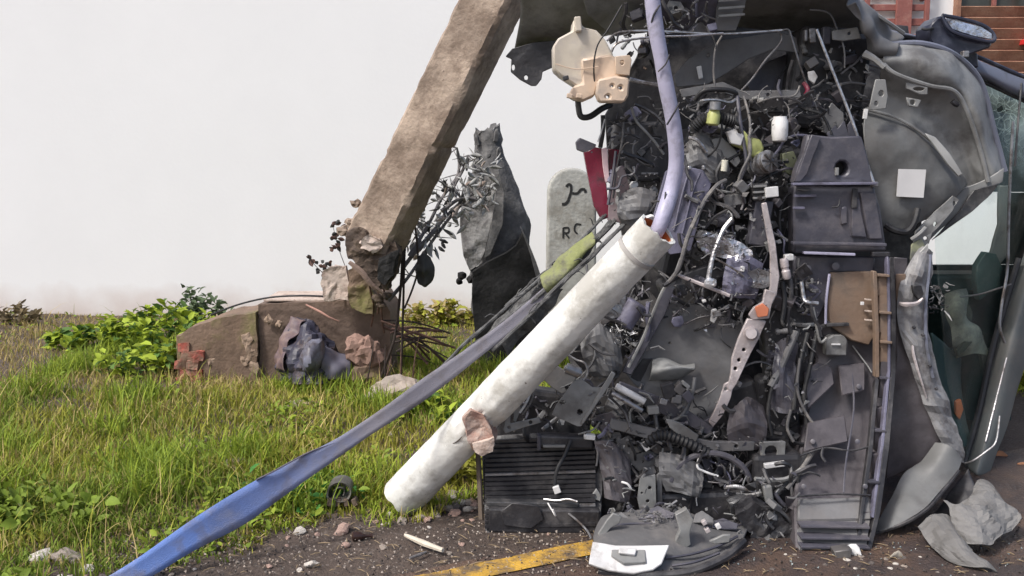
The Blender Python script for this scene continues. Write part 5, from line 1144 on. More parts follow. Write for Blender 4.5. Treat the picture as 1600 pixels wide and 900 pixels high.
plate('heater_case', W, [(1240, 400), (1394, 400), (1400, 470), (1396, 560), (1390, 640, 3.55), (1372, 700, 3.48), (1364, 830, 3.27), (1352, 872, 3.19), (1244, 866, 3.19), (1240, 790, 3.33), (1248, 720, 3.45), (1262, 640, 3.55), (1276, 560), (1240, 480)], 3.60, .12, mauve, dent=.012, freq=4, sub=3, bev=.008)
plate('case_upper', W, [(1240, 400), (1368, 402), (1366, 424), (1298, 426), (1292, 470), (1278, 500), (1240, 470)], 3.57, .06, darkp, dent=.005, bev=.005)
for x, y in ((1306, 416), (1262, 420)): cyl('case_boss', W, (x, y, 3.565), (x, y, 3.545), .014, darkp)
plate('brown_board', W, [(1298, 426), (1366, 424), (1370, 520), (1358, 540), (1330, 532), (1296, 508), (1292, 470)], 3.555, .03, brownp, dent=.005, bev=.005)
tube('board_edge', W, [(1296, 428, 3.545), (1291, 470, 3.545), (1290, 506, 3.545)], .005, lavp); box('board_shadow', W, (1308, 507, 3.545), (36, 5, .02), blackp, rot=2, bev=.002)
box('board_screw', W, (1347, 474, 3.535), (5, 5, .01), whitep, bev=.001)
for k, y in enumerate((468, 486, 500)): box('board_nick', W, (1357, y, 3.537), (12, 2, .01), concl, rot=-6, bev=0)
plate('door_actuator', W, [(1290, 530), (1300, 524), (1318, 524), (1325, 532), (1324, 556), (1290, 556)], 3.535, .04, greyp, dent=.003, bev=.005); box('actuator_mark', W, (1306, 538, 3.53), (14, 2, .006), whitep, bev=0)
plate('case_foot', W, [(1248, 778, 3.32), (1360, 776, 3.32), (1362, 812, 3.265), (1246, 814, 3.265)], 3.3, .03, greyd, dent=.012, freq=8, bev=.006)
for y in (820, 838, 852): box('case_ledge', W, (1302, y, 3.245-(y-820)*.0014), (112, 4, .05), darkp, rot=-1, bev=.002)
plate('case_base', W, [(1244, 812, 3.28), (1360, 808, 3.28), (1352, 870, 3.17), (1310, 872, 3.165), (1250, 866, 3.17)], 3.2, .06, greyd, dent=.008)
plate('mount_foot', W, [(1304, 862), (1332, 858), (1328, 884), (1318, 892), (1308, 886)], 3.12, .05, darkm, dent=.004)

# vertical channel rail with rungs
for pts, m in (([(1364, 424), (1370, 424), (1374, 520), (1374, 590), (1368, 590), (1368, 520)], brownp), ([(1368, 592), (1374, 592), (1362, 720), (1350, 800), (1344, 850), (1338, 850), (1344, 800), (1356, 710)], blackp), ([(1390, 402), (1397, 402), (1400, 480), (1400, 580), (1390, 700), (1376, 800), (1362, 860), (1352, 866), (1366, 810), (1382, 690), (1393, 580), (1393, 480)], blackp), ([(1386, 400), (1390, 402), (1392, 480), (1392, 580), (1382, 690), (1366, 810), (1362, 808), (1377, 690), (1388, 580), (1388, 480)], lavd)):
    plate('channel_rail', W, [(x, y, 3.50 if y < 600 else 3.50-(y-600)*.00118) for x, y in pts], 3.50, .03, m, dent=.002, bev=.002)
for k, (y, x) in enumerate(((430, 1379), (458, 1380), (488, 1382), (512, 1383), (534, 1383), (558, 1383), (590, 1382), (636, 1378), (672, 1374), (708, 1370), (752, 1364), (798, 1354))):
    Yr = 3.505 if y < 600 else 3.505-(y-600)*.00118
    if k % 2 == 0: box('rail_rung', W, (x, y, Yr), (18, 4, .03), (brownp if y < 570 else darkp), rot=-4, bev=.002)
    box('rail_pad', W, (x, y+15, Yr+.02), (20, 34, .03), brownp if y < 540 else mauve, rot=-3 if y < 620 else 5, bev=.004)
# right-hand bulkhead panel
plate('bulkhead_panel', W, [(1398, 402), (1420, 404), (1416, 470), (1436, 486), (1442, 540), (1462, 600), (1476, 660), (1470, 700), (1440, 724), (1386, 750), (1392, 640), (1402, 560)], 3.58, .01, mauve, dent=.015, freq=6, sub=3)
plate('brown_bulkhead', W, [(1400, 428), (1416, 428), (1412, 468), (1401, 470)], 3.565, .006, brownp, dent=.002)

# ---- wires and hoses left of the heater case
for pts, r, m in (([(1252, 440, 3.5), (1256, 466, 3.49), (1262, 472, 3.48), (1278, 474, 3.48)], .008, silver), ([(1270, 480, 3.48), (1276, 510, 3.48), (1282, 534, 3.48), (1292, 528, 3.48)], .006, greyp), ([(1244, 518, 3.5), (1230, 550, 3.48), (1216, 582, 3.47), (1204, 604, 3.46)], .014, greyd), ([(1262, 520, 3.5), (1252, 560, 3.48), (1244, 600, 3.47), (1240, 640, 3.46)], .009, rubber), ([(1276, 520, 3.5), (1266, 570, 3.48), (1256, 620, 3.47), (1262, 670, 3.46)], .008, rubber), ([(1232, 420, 3.52), (1236, 460, 3.5), (1230, 500, 3.5), (1240, 530, 3.5)], .010, blackp), ([(1222, 440, 3.5), (1226, 470, 3.49), (1222, 500, 3.48)], .010, rubber), ([(1210, 590, 3.46), (1200, 640, 3.45), (1206, 680, 3.44)], .007, rubber), ([(1236, 640, 3.46), (1230, 668, 3.45), (1240, 690, 3.44)], .006, cable), ([(1250, 560, 3.47), (1246, 610, 3.46), (1262, 650, 3.45), (1284, 676, 3.45)], .0055, cable)):
    tube('hose', W, pts, r, m, seg=9)
cyl('white_valve', W, (1224, 404, 3.48), (1230, 436, 3.48), .016, pinkm, [(0, .8), (.1, 1), (.4, 1), (.45, .8), (.55, .8), (.6, 1), (.9, 1), (1, .7)])
box('valve_block', W, (1232, 402, 3.5), (14, 10, .03), whitep, rot=6); box('dark_gap_filler', W, (1222, 520, 3.6), (70, 170, .1), blackp, rot=8, bev=.02); box('dark_gap_filler', W, (1215, 640, 3.6), (60, 120, .1), blackp, rot=8, bev=.02)  # the two black filler boxes stand for the dark space behind the hoses
shards('cable_clips', W, 90, reg([(1200, 410), (1290, 420), (1270, 680), (1190, 670)]), 3.5, .002, .008, [blackp, greyp, darkm, blackp], 9)
shards('engine_fragments', W, 240, reg([(1060, 150), (1250, 150), (1250, 400), (1060, 330)]), 3.7, .003, .013, [blackp, darkm, darkp, darkm, blackp, steel, lavd], 10)
shards('engine_fragments', W, 70, reg([(960, 270), (1050, 270), (1030, 345), (960, 350)]), 3.6, .002, .010, [greyp, darkm, whitep, blackp], 11)
shards('engine_fragments', W, 80, reg([(1250, 150), (1350, 160), (1340, 215), (1260, 215)]), 3.7, .003, .012, [darkm, greyd, blackp], 12)
box('dark_gap_filler', W, (1285, 130, 3.95), (110, 150, .2), blackp, rot=-8, bev=.02)  # black filler box behind the upper bay
plate('dark_flap', W, [(1288, 178), (1300, 160), (1318, 176), (1320, 206), (1288, 208)], 3.66, .01, greyd, dent=.008)
plate('slotted_bracket', W, [(1368, 124), (1384, 124), (1388, 150), (1384, 170), (1358, 172), (1362, 150)], 3.62, .008, greyp, holes=[(1377, 146, 4, 5), (1369, 162, 3, 4)], dent=.004)
box('white_tab', W, (1352, 178, 3.55), (6, 15, .01), whitep, rot=-6, bev=.001)
tube('red_wire_clip', W, [(1256, 130, 3.7), (1262, 140, 3.68), (1258, 150, 3.68)], .009, crim)
plate('grey_clip', W, [(1262, 112), (1272, 110), (1278, 120), (1272, 132), (1264, 124)], 3.7, .01, whitep, dent=.003)
tube('torn_bar', W, [(1350, 84, 3.68), (1366, 92, 3.66), (1382, 106, 3.64)], [.016, .012, .010], greyp, seg=6)
for k in range(3): plate('engine_bay_flap', W, [(1292+k*16, 208-k*6), (1306+k*14, 196-k*8), (1316+k*12, 214), (1300+k*14, 226)], 3.64, .01, darkp, dent=.006)

# ---- bonnet, folded up and crumpled, seen from inside
patch('bonnet', W, [[(1384, 72, 3.80), (1440, 68, 3.80), (1492, 86, 3.84), (1532, 128, 3.9), (1552, 200, 3.92), (1570, 268, 3.92)],
                    [(1380, 90, 3.70), (1436, 92, 3.69), (1484, 116, 3.72), (1516, 150, 3.76), (1536, 212, 3.78), (1554, 276, 3.78)],
                    [(1376, 112, 3.74), (1428, 124, 3.72), (1478, 142, 3.74), (1502, 170, 3.78), (1522, 228, 3.8), (1538, 284, 3.8)],
                    [(1372, 140, 3.80), (1416, 160, 3.79), (1462, 180, 3.80), (1488, 206, 3.82), (1506, 248, 3.83), (1524, 290, 3.83)],
                    [(1352, 172, 3.76), (1400, 186, 3.75), (1442, 212, 3.75), (1472, 238, 3.77), (1492, 266, 3.79), (1512, 298, 3.8)]], greyp, thick=.005, nu=70, nv=56, dent=.016, freq=8, dent2=.008, f2=13)
tube('bonnet_rim', W, [(1384, 70, 3.78), (1440, 68, 3.78), (1492, 86, 3.82), (1532, 128, 3.88), (1552, 200, 3.9), (1570, 268, 3.9)], .012, bluegp, seg=8)
tube('bonnet_bead', W, [(1380, 100, 3.69), (1400, 116, 3.68), (1452, 134, 3.7), (1490, 142, 3.72), (1510, 172, 3.74), (1530, 230, 3.75), (1544, 284, 3.75)], .009, greyp, seg=8)
plate('bonnet_slot', W, [(1416, 128), (1450, 136), (1450, 148), (1438, 148), (1416, 138)], 3.69, .012, greyp, holes=[(1436, 139, 9, 3)], dent=.002)
plate('hinge_plate', W, [(1416, 152), (1440, 156), (1434, 168), (1420, 166)], 3.70, .012, greyp, holes=[(1426, 160, 4)], dent=.002)
tube('bonnet_dent', W, [(1488, 158, 3.73), (1492, 162, 3.73), (1496, 164, 3.735)], .010, blackp)
patch('bonnet_skin', W, [[(1354, 172, 3.70), (1400, 186, 3.70), (1446, 216, 3.71), (1480, 246, 3.73), (1510, 288, 3.76)],
                        [(1350, 215, 3.66), (1396, 225, 3.655), (1440, 246, 3.66), (1472, 270, 3.68), (1500, 300, 3.72)],
                        [(1360, 290, 3.65), (1400, 294, 3.645), (1436, 300, 3.65), (1464, 306, 3.67), (1486, 316, 3.7)],
                        [(1382, 362, 3.66), (1408, 360, 3.66), (1430, 352, 3.67), (1452, 342, 3.69), (1472, 334, 3.7)]], mat('bonnet_inner', (.125, .125, .122), .55, dirt=(.09, .085, .08), damt=.35, dscale=4, bump=.12), thick=.004, nu=50, nv=44, dent=.014, freq=6, dent2=.006, f2=11)
tube('skin_edge', W, [(1352, 170, 3.69), (1400, 184, 3.685), (1440, 208, 3.69), (1472, 236, 3.7), (1498, 268, 3.72)], .005, greyp, seg=6)
plate('pale_crease', W, [(1446, 208), (1462, 214), (1484, 240), (1504, 272), (1498, 276), (1478, 254)], 3.66, .01, mat('pale_primer', (.34, .34, .33), .5, var=.2), dent=.006)
plate('white_sticker', W, [(1404, 264), (1447, 265), (1443, 309), (1401, 307)], 3.625, .004, mat('grey_white_sticker', (.60, .59, .585), .6, var=.08), dent=.002, sub=1, bev=0)
plate('torn_corner', W, [(1500, 296), (1524, 288), (1548, 276), (1569, 262), (1567, 284), (1556, 290), (1528, 306), (1504, 330), (1468, 360), (1452, 376), (1462, 350), (1486, 322)], 3.76, .008, greyp, dent=.012, freq=14)
plate('torn_underside', W, [(1522, 296), (1562, 286), (1550, 302), (1520, 330), (1484, 356), (1456, 376), (1500, 330)], 3.74, .008, darkm, dent=.008)
plate('torn_hinge', W, [(1430, 362), (1462, 330), (1490, 306), (1500, 312), (1488, 330), (1456, 364), (1452, 380), (1440, 392), (1426, 384)], 3.66, .008, greyp, holes=[(1492, 318, 3, 4), (1460, 350, 3, 4), (1446, 372, 3)], dent=.014, freq=16)
tube('torn_seam', W, [(1384, 352, 3.64), (1398, 360, 3.62), (1416, 362, 3.62), (1428, 348, 3.62), (1434, 326, 3.63)], .013, rubber)
tube('torn_seam', W, [(1424, 374, 3.62), (1436, 366, 3.61), (1446, 356, 3.62)], .008, greyp)
plate('mossy_fold', W, [(1424, 382), (1440, 372), (1446, 384), (1440, 420), (1428, 430), (1422, 404)], 3.62, .008, mat('greenish_metal', (.26, .27, .17), .5, var=.3, dirt=(.15, .15, .14), damt=.4, dscale=14), dent=.008)
plate('pale_fold', W, [(1432, 400), (1450, 380), (1452, 430), (1446, 450), (1434, 436)], 3.60, .008, mat('pale_primer', (.34, .34, .33)), dent=.008)
# twisted strip down the side of the windscreen opening
patch('twisted_strip', W, [[(1440, 384, 3.63), (1414, 424, 3.58), (1402, 470, 3.565), (1404, 510, 3.565), (1420, 560, 3.565), (1440, 620, 3.565), (1466, 680, 3.565), (1488, 716, 3.58)],
                          [(1448, 390, 3.61), (1432, 430, 3.56), (1424, 474, 3.55), (1428, 516, 3.55), (1440, 566, 3.55), (1458, 624, 3.55), (1480, 684, 3.56), (1496, 720, 3.57)],
                          [(1456, 394, 3.63), (1452, 436, 3.60), (1446, 480, 3.585), (1450, 524, 3.585), (1462, 574, 3.585), (1482, 630, 3.585), (1500, 690, 3.59), (1508, 724, 3.6)]], mat('scuffed_primer', (.23, .225, .225), .5, var=.2, dirt=(.12, .11, .11), damt=.35, dscale=9, bump=.2), thick=.004, nu=34, nv=8, dent=.014, freq=14, dent2=.012, f2=26, smooth=False)
plate('strip_hole', W, [(1426, 446), (1440, 446), (1444, 460), (1436, 470), (1428, 458)], 3.53, .02, blackp, dent=.004)
tube('strip_edge', W, [(1454, 398, 3.6), (1450, 440, 3.58), (1446, 490, 3.56), (1448, 540, 3.55), (1458, 590, 3.55)], .006, bluegp, seg=6)
tube('torn_shred', W, [(1405, 474, 3.54), (1416, 476, 3.52), (1432, 474, 3.52), (1442, 466, 3.52)], [.006, .010, .008, .004], pinkm, seg=6)
tube('torn_shred', W, [(1426, 536, 3.55), (1428, 556, 3.54), (1438, 590, 3.53), (1448, 622, 3.54)], [.004, .006, .004, .003], pinkm, seg=6)
for x, y in ((1427, 510), (1441, 522), (1452, 570), (1462, 606)): tube('rivet_hole', W, [(x, y, 3.545), (x+2, y+3, 3.54)], .007, blackp, seg=6)
shards('torn_shreds', W, 60, reg([(1440, 440), (1480, 440), (1480, 490), (1440, 490)]), 3.64, .003, .014, [greyp, darkm], 13)

# ---- lower wing, pale lobe
patch('lower_wing', W, [[(1366, 832, 3.34), (1392, 780, 3.43), (1412, 740, 3.5), (1440, 722, 3.56), (1462, 692, 3.58)], [(1384, 828, 3.31), (1416, 792, 3.37), (1440, 756, 3.46), (1464, 726, 3.5), (1484, 698, 3.54)], [(1412, 816, 3.32), (1446, 794, 3.36), (1474, 762, 3.45), (1494, 738, 3.5), (1502, 718, 3.55)]], mat('pale_grey_panel', (.15, .15, .147), .55, var=.14, dirt=(.11, .105, .10), damt=.3, dscale=5, bump=.1), thick=.006, nu=46, nv=36, dent=.010, freq=6, dent2=.003, f2=14)
tube('lower_wing_edge', W, [(1366, 834, 3.33), (1412, 818, 3.31), (1448, 796, 3.35), (1476, 764, 3.44), (1498, 736, 3.5)], .007, blackp, seg=6)
patch('wheel_arch_liner', W, [[(1366, 836, 3.55), (1420, 830, 3.5), (1480, 780, 3.55), (1512, 730, 3.6)], [(1380, 850, 3.42), (1430, 850, 3.38), (1480, 830, 3.4), (1530, 776, 3.5)]], blackp, thick=.01, dent=.02)
tube('stray_wire', W, [(1508, 724, 3.6), (1520, 720, 3.56), (1540, 706, 3.55), (1556, 690, 3.56), (1562, 650, 3.6)], .004, steel)

# ---- windscreen, pillars and cab interior
patch('windscreen', W, [[(1468, 96, 4.1), (1462, 240, 4.02), (1462, 400, 3.96), (1476, 560, 3.92), (1506, 700, 3.9)], [(1540, 122, 4.28), (1540, 240, 4.22), (1530, 400, 4.15), (1520, 560, 4.08), (1512, 712, 4.0)], [(1660, 168, 4.45), (1638, 300, 4.40), (1598, 420, 4.33), (1556, 570, 4.24), (1518, 728, 4.12)]], glassm, thick=.006, nu=30, nv=24, dent=.012, freq=4)
patch('upper_pillar', W, [[(1468, 72, 4.05), (1520, 92, 4.12), (1580, 118, 4.2), (1690, 158, 4.32)], [(1472, 92, 4.02), (1530, 112, 4.1), (1590, 142, 4.2), (1690, 178, 4.3)], [(1490, 108, 4.1), (1540, 128, 4.18), (1600, 158, 4.28), (1690, 192, 4.38)]], bluegp, thick=.012, dent=.006)
tube('pillar_trim', W, [(1470, 70, 4.0), (1530, 90, 4.06), (1590, 116, 4.12), (1680, 150, 4.2)], .009, navyp, seg=8); tube('glass_seal', W, [(1500, 114, 4.08), (1545, 132, 4.16), (1605, 160, 4.26), (1680, 190, 4.34)], .008, rubber, seg=8)
patch('header_band', W, [[(1640, 296, 4.36), (1598, 404, 4.3), (1556, 540, 4.22), (1524, 660, 4.12), (1508, 728, 4.06)], [(1654, 300, 4.30), (1618, 410, 4.24), (1580, 548, 4.15), (1552, 660, 4.06), (1526, 742, 3.98)], [(1672, 310, 4.36), (1640, 420, 4.3), (1602, 560, 4.22), (1574, 660, 4.12), (1540, 746, 4.04)]], pillarm, thick=.012, dent=.006, nu=36)
tube('header_seal', W, [(1592, 404, 4.26), (1552, 540, 4.18), (1530, 640, 4.1), (1506, 724, 4.02)], .014, rubber, seg=8); tube('header_edge', W, [(1598, 470, 4.22), (1576, 548, 4.15), (1560, 610, 4.1), (1540, 690, 4.02)], .004, silver, seg=6)
tube('wiper_arm', W, [(1583, 190, 4.12), (1579, 260, 4.1), (1576, 340, 4.08), (1574, 420, 4.05), (1566, 470, 4.02), (1562, 510, 4.0), (1570, 536, 4.0)], .006, steel, seg=8)
tube('wiper_arm', W, [(1596, 130, 4.2), (1590, 200, 4.16), (1586, 260, 4.14)], .005, darkm, seg=8)
plate('interior_trim', W, [(1562, 290, 4.5), (1580, 290, 4.5), (1574, 400, 4.5), (1556, 420, 4.5), (1546, 400, 4.5), (1560, 350, 4.5)], 4.5, .02, pillarm, dent=.01)
plate('dark_trim', W, [(1526, 416), (1540, 394), (1556, 396), (1566, 420), (1556, 450), (1530, 470), (1524, 440)], 4.5, .05, tealm, dent=.01)
box('lower_cab_wall', W, (1500, 640, 4.9), (160, 200, .04), tealm); box('cab_shelf', W, (1495, 440, 4.8), (110, 30, .2), tealm, bev=.02)
patch('torn_seat', W, [[(1476, 460, 4.22), (1496, 454, 4.2), (1508, 452, 4.22)], [(1480, 492, 4.16), (1500, 486, 4.13), (1514, 500, 4.18)], [(1490, 530, 4.16), (1512, 520, 4.12), (1532, 522, 4.18)], [(1494, 560, 4.2), (1516, 552, 4.14), (1546, 556, 4.2)]], seatm, thick=.02, dent=.03, freq=10, nu=24, nv=34)
plate('seat_tear', W, [(1496, 548), (1508, 534), (1520, 534), (1510, 546), (1498, 558)], 4.1, .02, mat('dark_olive', (.04, .045, .03), .8), dent=.01)
plate('seat_panel', W, [(1500, 478), (1512, 470), (1520, 490), (1516, 512), (1502, 516)], 4.2, .03, mat('dark_olive', (.04, .045, .03)), dent=.006)
tube('belt', W, [(1500, 464, 4.1), (1530, 460, 4.1), (1556, 452, 4.08), (1580, 444, 4.08)], .004, cable)
box('cab_post', W, (1540, 580, 4.3), (10, 120, .03), pillarm, rot=14)
plate('rear_lamp', W, [(1494, 628), (1502, 624), (1506, 640), (1500, 656), (1494, 648)], 4.05, .02, mat('orange_lamp', (.5, .14, .05), .4), dent=.004)
patch('dash_skin', W, [[(1456, 520, 4.0), (1464, 600, 4.0), (1484, 660, 4.0), (1504, 700, 4.0)], [(1500, 560, 4.25), (1500, 610, 4.2), (1510, 660, 4.15), (1516, 690, 4.1)]], tealm, thick=.01, dent=.01)

# ---- wing mirror on the upper side
mir = plate('mirror_shell', W, [(1452, 40), (1466, 26), (1474, 24), (1482, 40), (1520, 58), (1552, 64), (1548, 74), (1520, 84), (1500, 90), (1478, 92), (1462, 76), (1452, 60)], 3.95, .14, navyp, dent=.008, bev=.012)
plate('mirror_glass', mir, [(1474, 27), (1500, 32), (1535, 42), (1550, 52), (1550, 62), (1522, 57), (1488, 46)], 3.935, .01, mirror_m, dent=.006)
tube('mirror_rim', mir, [(1472, 24, 3.94), (1504, 30, 3.94), (1536, 40, 3.94), (1552, 54, 3.94), (1550, 65, 3.93), (1520, 60, 3.93), (1486, 48, 3.93), (1472, 26, 3.94)], .008, navyp, seg=8, n=40)
plate('mirror_base', W, [(1466, 78), (1528, 82), (1530, 106), (1500, 100), (1468, 88)], 4.0, .08, navyp, dent=.006, bev=.01)
box('mirror_stud', mir, (1507, 85, 3.93), (10, 10, .03), steel)
tube('mirror_wire', W, [(1440, 45, 3.95), (1450, 46, 3.94), (1458, 44, 3.95)], .005, rubber)

# ---- loose pieces on the road
bp = thing('bumper_piece', 'broken grey bumper section lying on the road under the engine', 'bumper', G(1040, 890))
patch('bumper_skin', bp, [[(930, 842, 3.2), (946, 806, 3.3), (1000, 798, 3.34), (1060, 796, 3.36), (1110, 812, 3.36), (1170, 812, 3.38)], [(930, 858, 3.1), (960, 836, 3.14), (1010, 832, 3.16), (1070, 836, 3.18), (1120, 836, 3.22), (1168, 826, 3.3)], [(930, 882, 3.04), (970, 890, 3.02), (1020, 894, 3.01), (1070, 890, 3.03), (1120, 872, 3.09), (1160, 842, 3.2)]], mat('bumper_plastic', (.105, .103, .105), .6, var=.15, dirt=(.16, .15, .145), damt=.3, dscale=8, bump=.2), thick=.008, nu=60, nv=40, dent=.012, freq=7, dent2=.004, f2=17)
plate('white_panel', bp, [(926, 846, 3.06), (962, 852, 3.05), (1046, 851, 3.05), (1034, 880, 2.99), (1020, 890, 2.975), (990, 896, 2.965), (950, 890, 2.97), (920, 880, 2.985)], 3.0, .012, whitep, dent=.004)
plate('grey_insert', bp, [(956, 858, 3.03), (1008, 858, 3.03), (1010, 878, 2.985), (975, 880, 2.98), (955, 868, 3.01)], 3.0, .012, greyp, dent=.003)
plate('white_tab', bp, [(967, 855, 3.02), (995, 857, 3.02), (993, 867, 3.0), (967, 863, 3.0)], 3.0, .01, whitep, dent=.001, sub=1)
tube('lower_lip', bp, [(935, 892, 3.0), (980, 898, 2.985), (1030, 899, 2.98), (1080, 893, 3.0), (1130, 872, 3.06), (1162, 846, 3.16)], .014, blackp)
plate('mount_arm', bp, [(934, 836), (948, 814), (958, 802), (972, 808), (968, 818), (954, 826), (940, 842)], 3.16, .014, greyp, dent=.004)
plate('crushed_mount', bp, [(1056, 806), (1074, 796), (1084, 812), (1078, 836), (1080, 852), (1066, 862), (1056, 848), (1062, 828)], 3.12, .03, greyp, dent=.02, freq=16)
plate('corner_pad', bp, [(1108, 846), (1130, 836), (1142, 836), (1140, 848), (1116, 850)], 3.13, .012, greyp, dent=.003)
for x, y in ((1105, 828), (1122, 822), (1100, 816)): box('clip', bp, (x, y, 3.16), (8, 8, .02), whitep if x == 1122 else pinkm, rot=30, bev=.003)
shards('bumper_fragments', bp, 60, reg([(990, 800), (1070, 800), (1060, 815), (1000, 815)]), 3.22, .003, .012, [greyd, darkp, steel], 14)
cs = thing('crumpled_sheet', 'crumpled pale grey sheet lying on the road by the lower wing', 'sheet', G(1535, 860))
patch('upper_fold', cs, [[(1474, 782, 3.32), (1486, 800, 3.28), (1496, 830, 3.22), (1504, 852, 3.16)], [(1516, 786, 3.38), (1524, 800, 3.24), (1530, 826, 3.16), (1530, 852, 3.12)], [(1528, 752, 3.46), (1552, 780, 3.36), (1560, 810, 3.26), (1548, 848, 3.16)], [(1542, 758, 3.46), (1570, 782, 3.38), (1588, 806, 3.32), (1596, 816, 3.28)]], clothm, thick=.003, nu=17, nv=17, dent=.03, freq=10, dent2=.02, f2=23, smooth=False)
patch('lower_fold', cs, [[(1434, 824, 3.26), (1452, 850, 3.18), (1476, 872, 3.1), (1500, 884, 3.05)], [(1474, 806, 3.3), (1488, 838, 3.16), (1508, 866, 3.06), (1530, 888, 3.01)], [(1496, 828, 3.24), (1512, 856, 3.14), (1536, 876, 3.06), (1556, 896, 3.0)]], mat('darker_sheet', (.15, .145, .14), .85, var=.2, dirt=(.22, .21, .2), damt=.3, dscale=7), thick=.004, nu=15, nv=15, dent=.025, freq=10, dent2=.02, f2=23, smooth=False)
for lab, x, y, m in (('brown dry leaf at the right edge, upper', 1575, 712, leafbrown), ('brown dry leaf at the right edge, lower', 1590, 724, leafbrown), ('tan dry leaf on the road below the heater case', 1390, 872, strawm), ('pale paper scrap at the foot of the heater case', 1346, 868, whitep)):
    g = G(x, y, .012); o = leaf_obj('dry_leaf', None, g, .06, .025, m, g); tag(o, lab, 'leaf', 'litter on the road')
    o.rotation_euler = (0, 0, 0)

# ---- many small fittings, brackets and looms in the torn engine bay
def clutter(region, Y, n, seed, mats_, smin=8, smax=26, spread=.1):
    r = random.Random(seed); f = reg(region)
    for i in range(n):
        x, y = f(r); Yc = Y+r.uniform(-spread*.4, spread); m = r.choice(mats_); k = r.random(); s = r.uniform(smin, smax)*(.6+.4*r.random())
        if k < .46:
            pts = []; px_, py_ = x, y; a = r.uniform(0, 6.28)
            for j in range(r.randint(3, 5)):
                pts.append((px_, py_, Yc+r.uniform(-.02, .02))); px_ += math.cos(a)*s*.8; py_ += math.sin(a)*s*.8; a += r.uniform(-1.1, 1.1)
            tube(r.choice(('loom', 'pipe', 'hose')), W, pts, r.choice((.0025, .0035, .005, .008)), m, seg=6, n=len(pts)*3)
        elif k < .68:
            c = [(x+math.cos(t)*s*r.uniform(.45, .8), y+math.sin(t)*s*r.uniform(.3, .75)) for t in [j*6.283/6+r.uniform(-.3, .3) for j in range(6)]]
            hl_ = [(x, y, s*.14)] if s > 12 and r.random() < .6 else []
            plate('bracket', W, [(p[0], p[1], Yc+r.uniform(-.02, .02)) for p in c], Yc, r.uniform(.004, .015), m, holes=hl_, dent=.010, freq=20, sub=2, bev=.0015)
        elif k < .86:
            a = r.uniform(0, 6.28); L_ = s*r.uniform(.5, 1)
            cyl('fitting', W, (x, y, Yc), (x+math.cos(a)*L_, y+math.sin(a)*L_, Yc+r.uniform(-.03, .03)), s*M(Yc)*r.uniform(.14, .3), m, [(0, .7), (.05, 1), (.3, 1), (.33, .7), (.55, .7), (.6, .9), (.95, .9), (1, .5)], 10)
        else:
            box('module', W, (x, y, Yc), (s*r.uniform(.5, 1), s*r.uniform(.35, .8), r.uniform(.015, .05)), m, rot=r.uniform(-60, 60), yaw=r.uniform(-35, 35), pitch=r.uniform(-30, 30), bev=.003)
DK = [blackp, darkm, darkp, rubber, blackp, greyd]
clutter([(1070, 150), (1245, 150), (1245, 300), (1090, 270)], 3.64, 46, 21, DK+[steel, greyp, lavd, silver])
clutter([(1090, 300), (1200, 290), (1215, 420), (1080, 400)], 3.56, 34, 22, DK+[lavd, steel, silver])
clutter([(960, 275), (1045, 275), (1030, 350), (965, 355)], 3.6, 20, 23, [darkm, greyp, steel, whitep, blackp, darkp], 6, 16)
clutter([(900, 500), (1000, 440), (1020, 520), (930, 590)], 3.58, 30, 24, DK+[steel, greyp], 7, 20)
clutter([(1040, 430), (1200, 440), (1170, 510), (1060, 480)], 3.54, 26, 25, DK+[silver, steel, pinkm], 6, 16)
clutter([(880, 610), (1110, 640), (1160, 700), (940, 690)], 3.5, 44, 26, DK+[steel, greyd], 8, 26)
clutter([(950, 690), (1180, 690), (1190, 790), (960, 790)], 3.48, 60, 27, DK+[steel, darkm], 9, 30)
clutter([(1200, 420), (1285, 420), (1260, 690), (1190, 680)], 3.54, 44, 28, DK+[greyd, steel], 8, 26)
clutter([(1250, 60), (1350, 60), (1350, 210), (1270, 200)], 3.84, 26, 29, DK+[greyd], 10, 30)
clutter([(945, 165), (1050, 150), (1050, 240), (950, 250)], 3.66, 20, 30, DK+[greyd], 8, 22)
clutter([(1030, 10), (1115, 10), (1115, 45), (1040, 45)], 3.62, 14, 31, [darkm, lavd, greyd, steel], 6, 16)
clutter([(940, 50), (1040, 50), (1050, 110), (990, 110)], 3.75, 16, 32, DK+[mat('tan_dirt_metal', (.16, .11, .08), .7)], 8, 22)
clutter([(1130, 760), (1240, 760), (1240, 850), (1160, 830)], 3.32, 30, 33, DK+[steel, greyd], 7, 20)
clutter([(780, 620), (900, 610), (900, 680), (800, 680)], 3.56, 22, 34, DK+[greyd, steel], 8, 22)
clutter([(950, 790), (1080, 790), (1080, 812), (950, 816)], 3.3, 24, 35, DK+[greyp, greyd], 7, 18)
box('dark_gap_filler', W, (850, 650, 3.68), (150, 90, .1), blackp, rot=-8, bev=.02)  # this and the next boxes: added black fillers, shade of the gaps as colour
box('dark_gap_filler', W, (965, 770, 3.56), (110, 90, .1), blackp, rot=3, bev=.02)
box('dark_gap_filler', W, (1100, 790, 3.48), (200, 60, .1), blackp, rot=2, bev=.02)
box('dark_gap_filler', W, (1210, 760, 3.46), (80, 120, .1), blackp, rot=2, bev=.02)

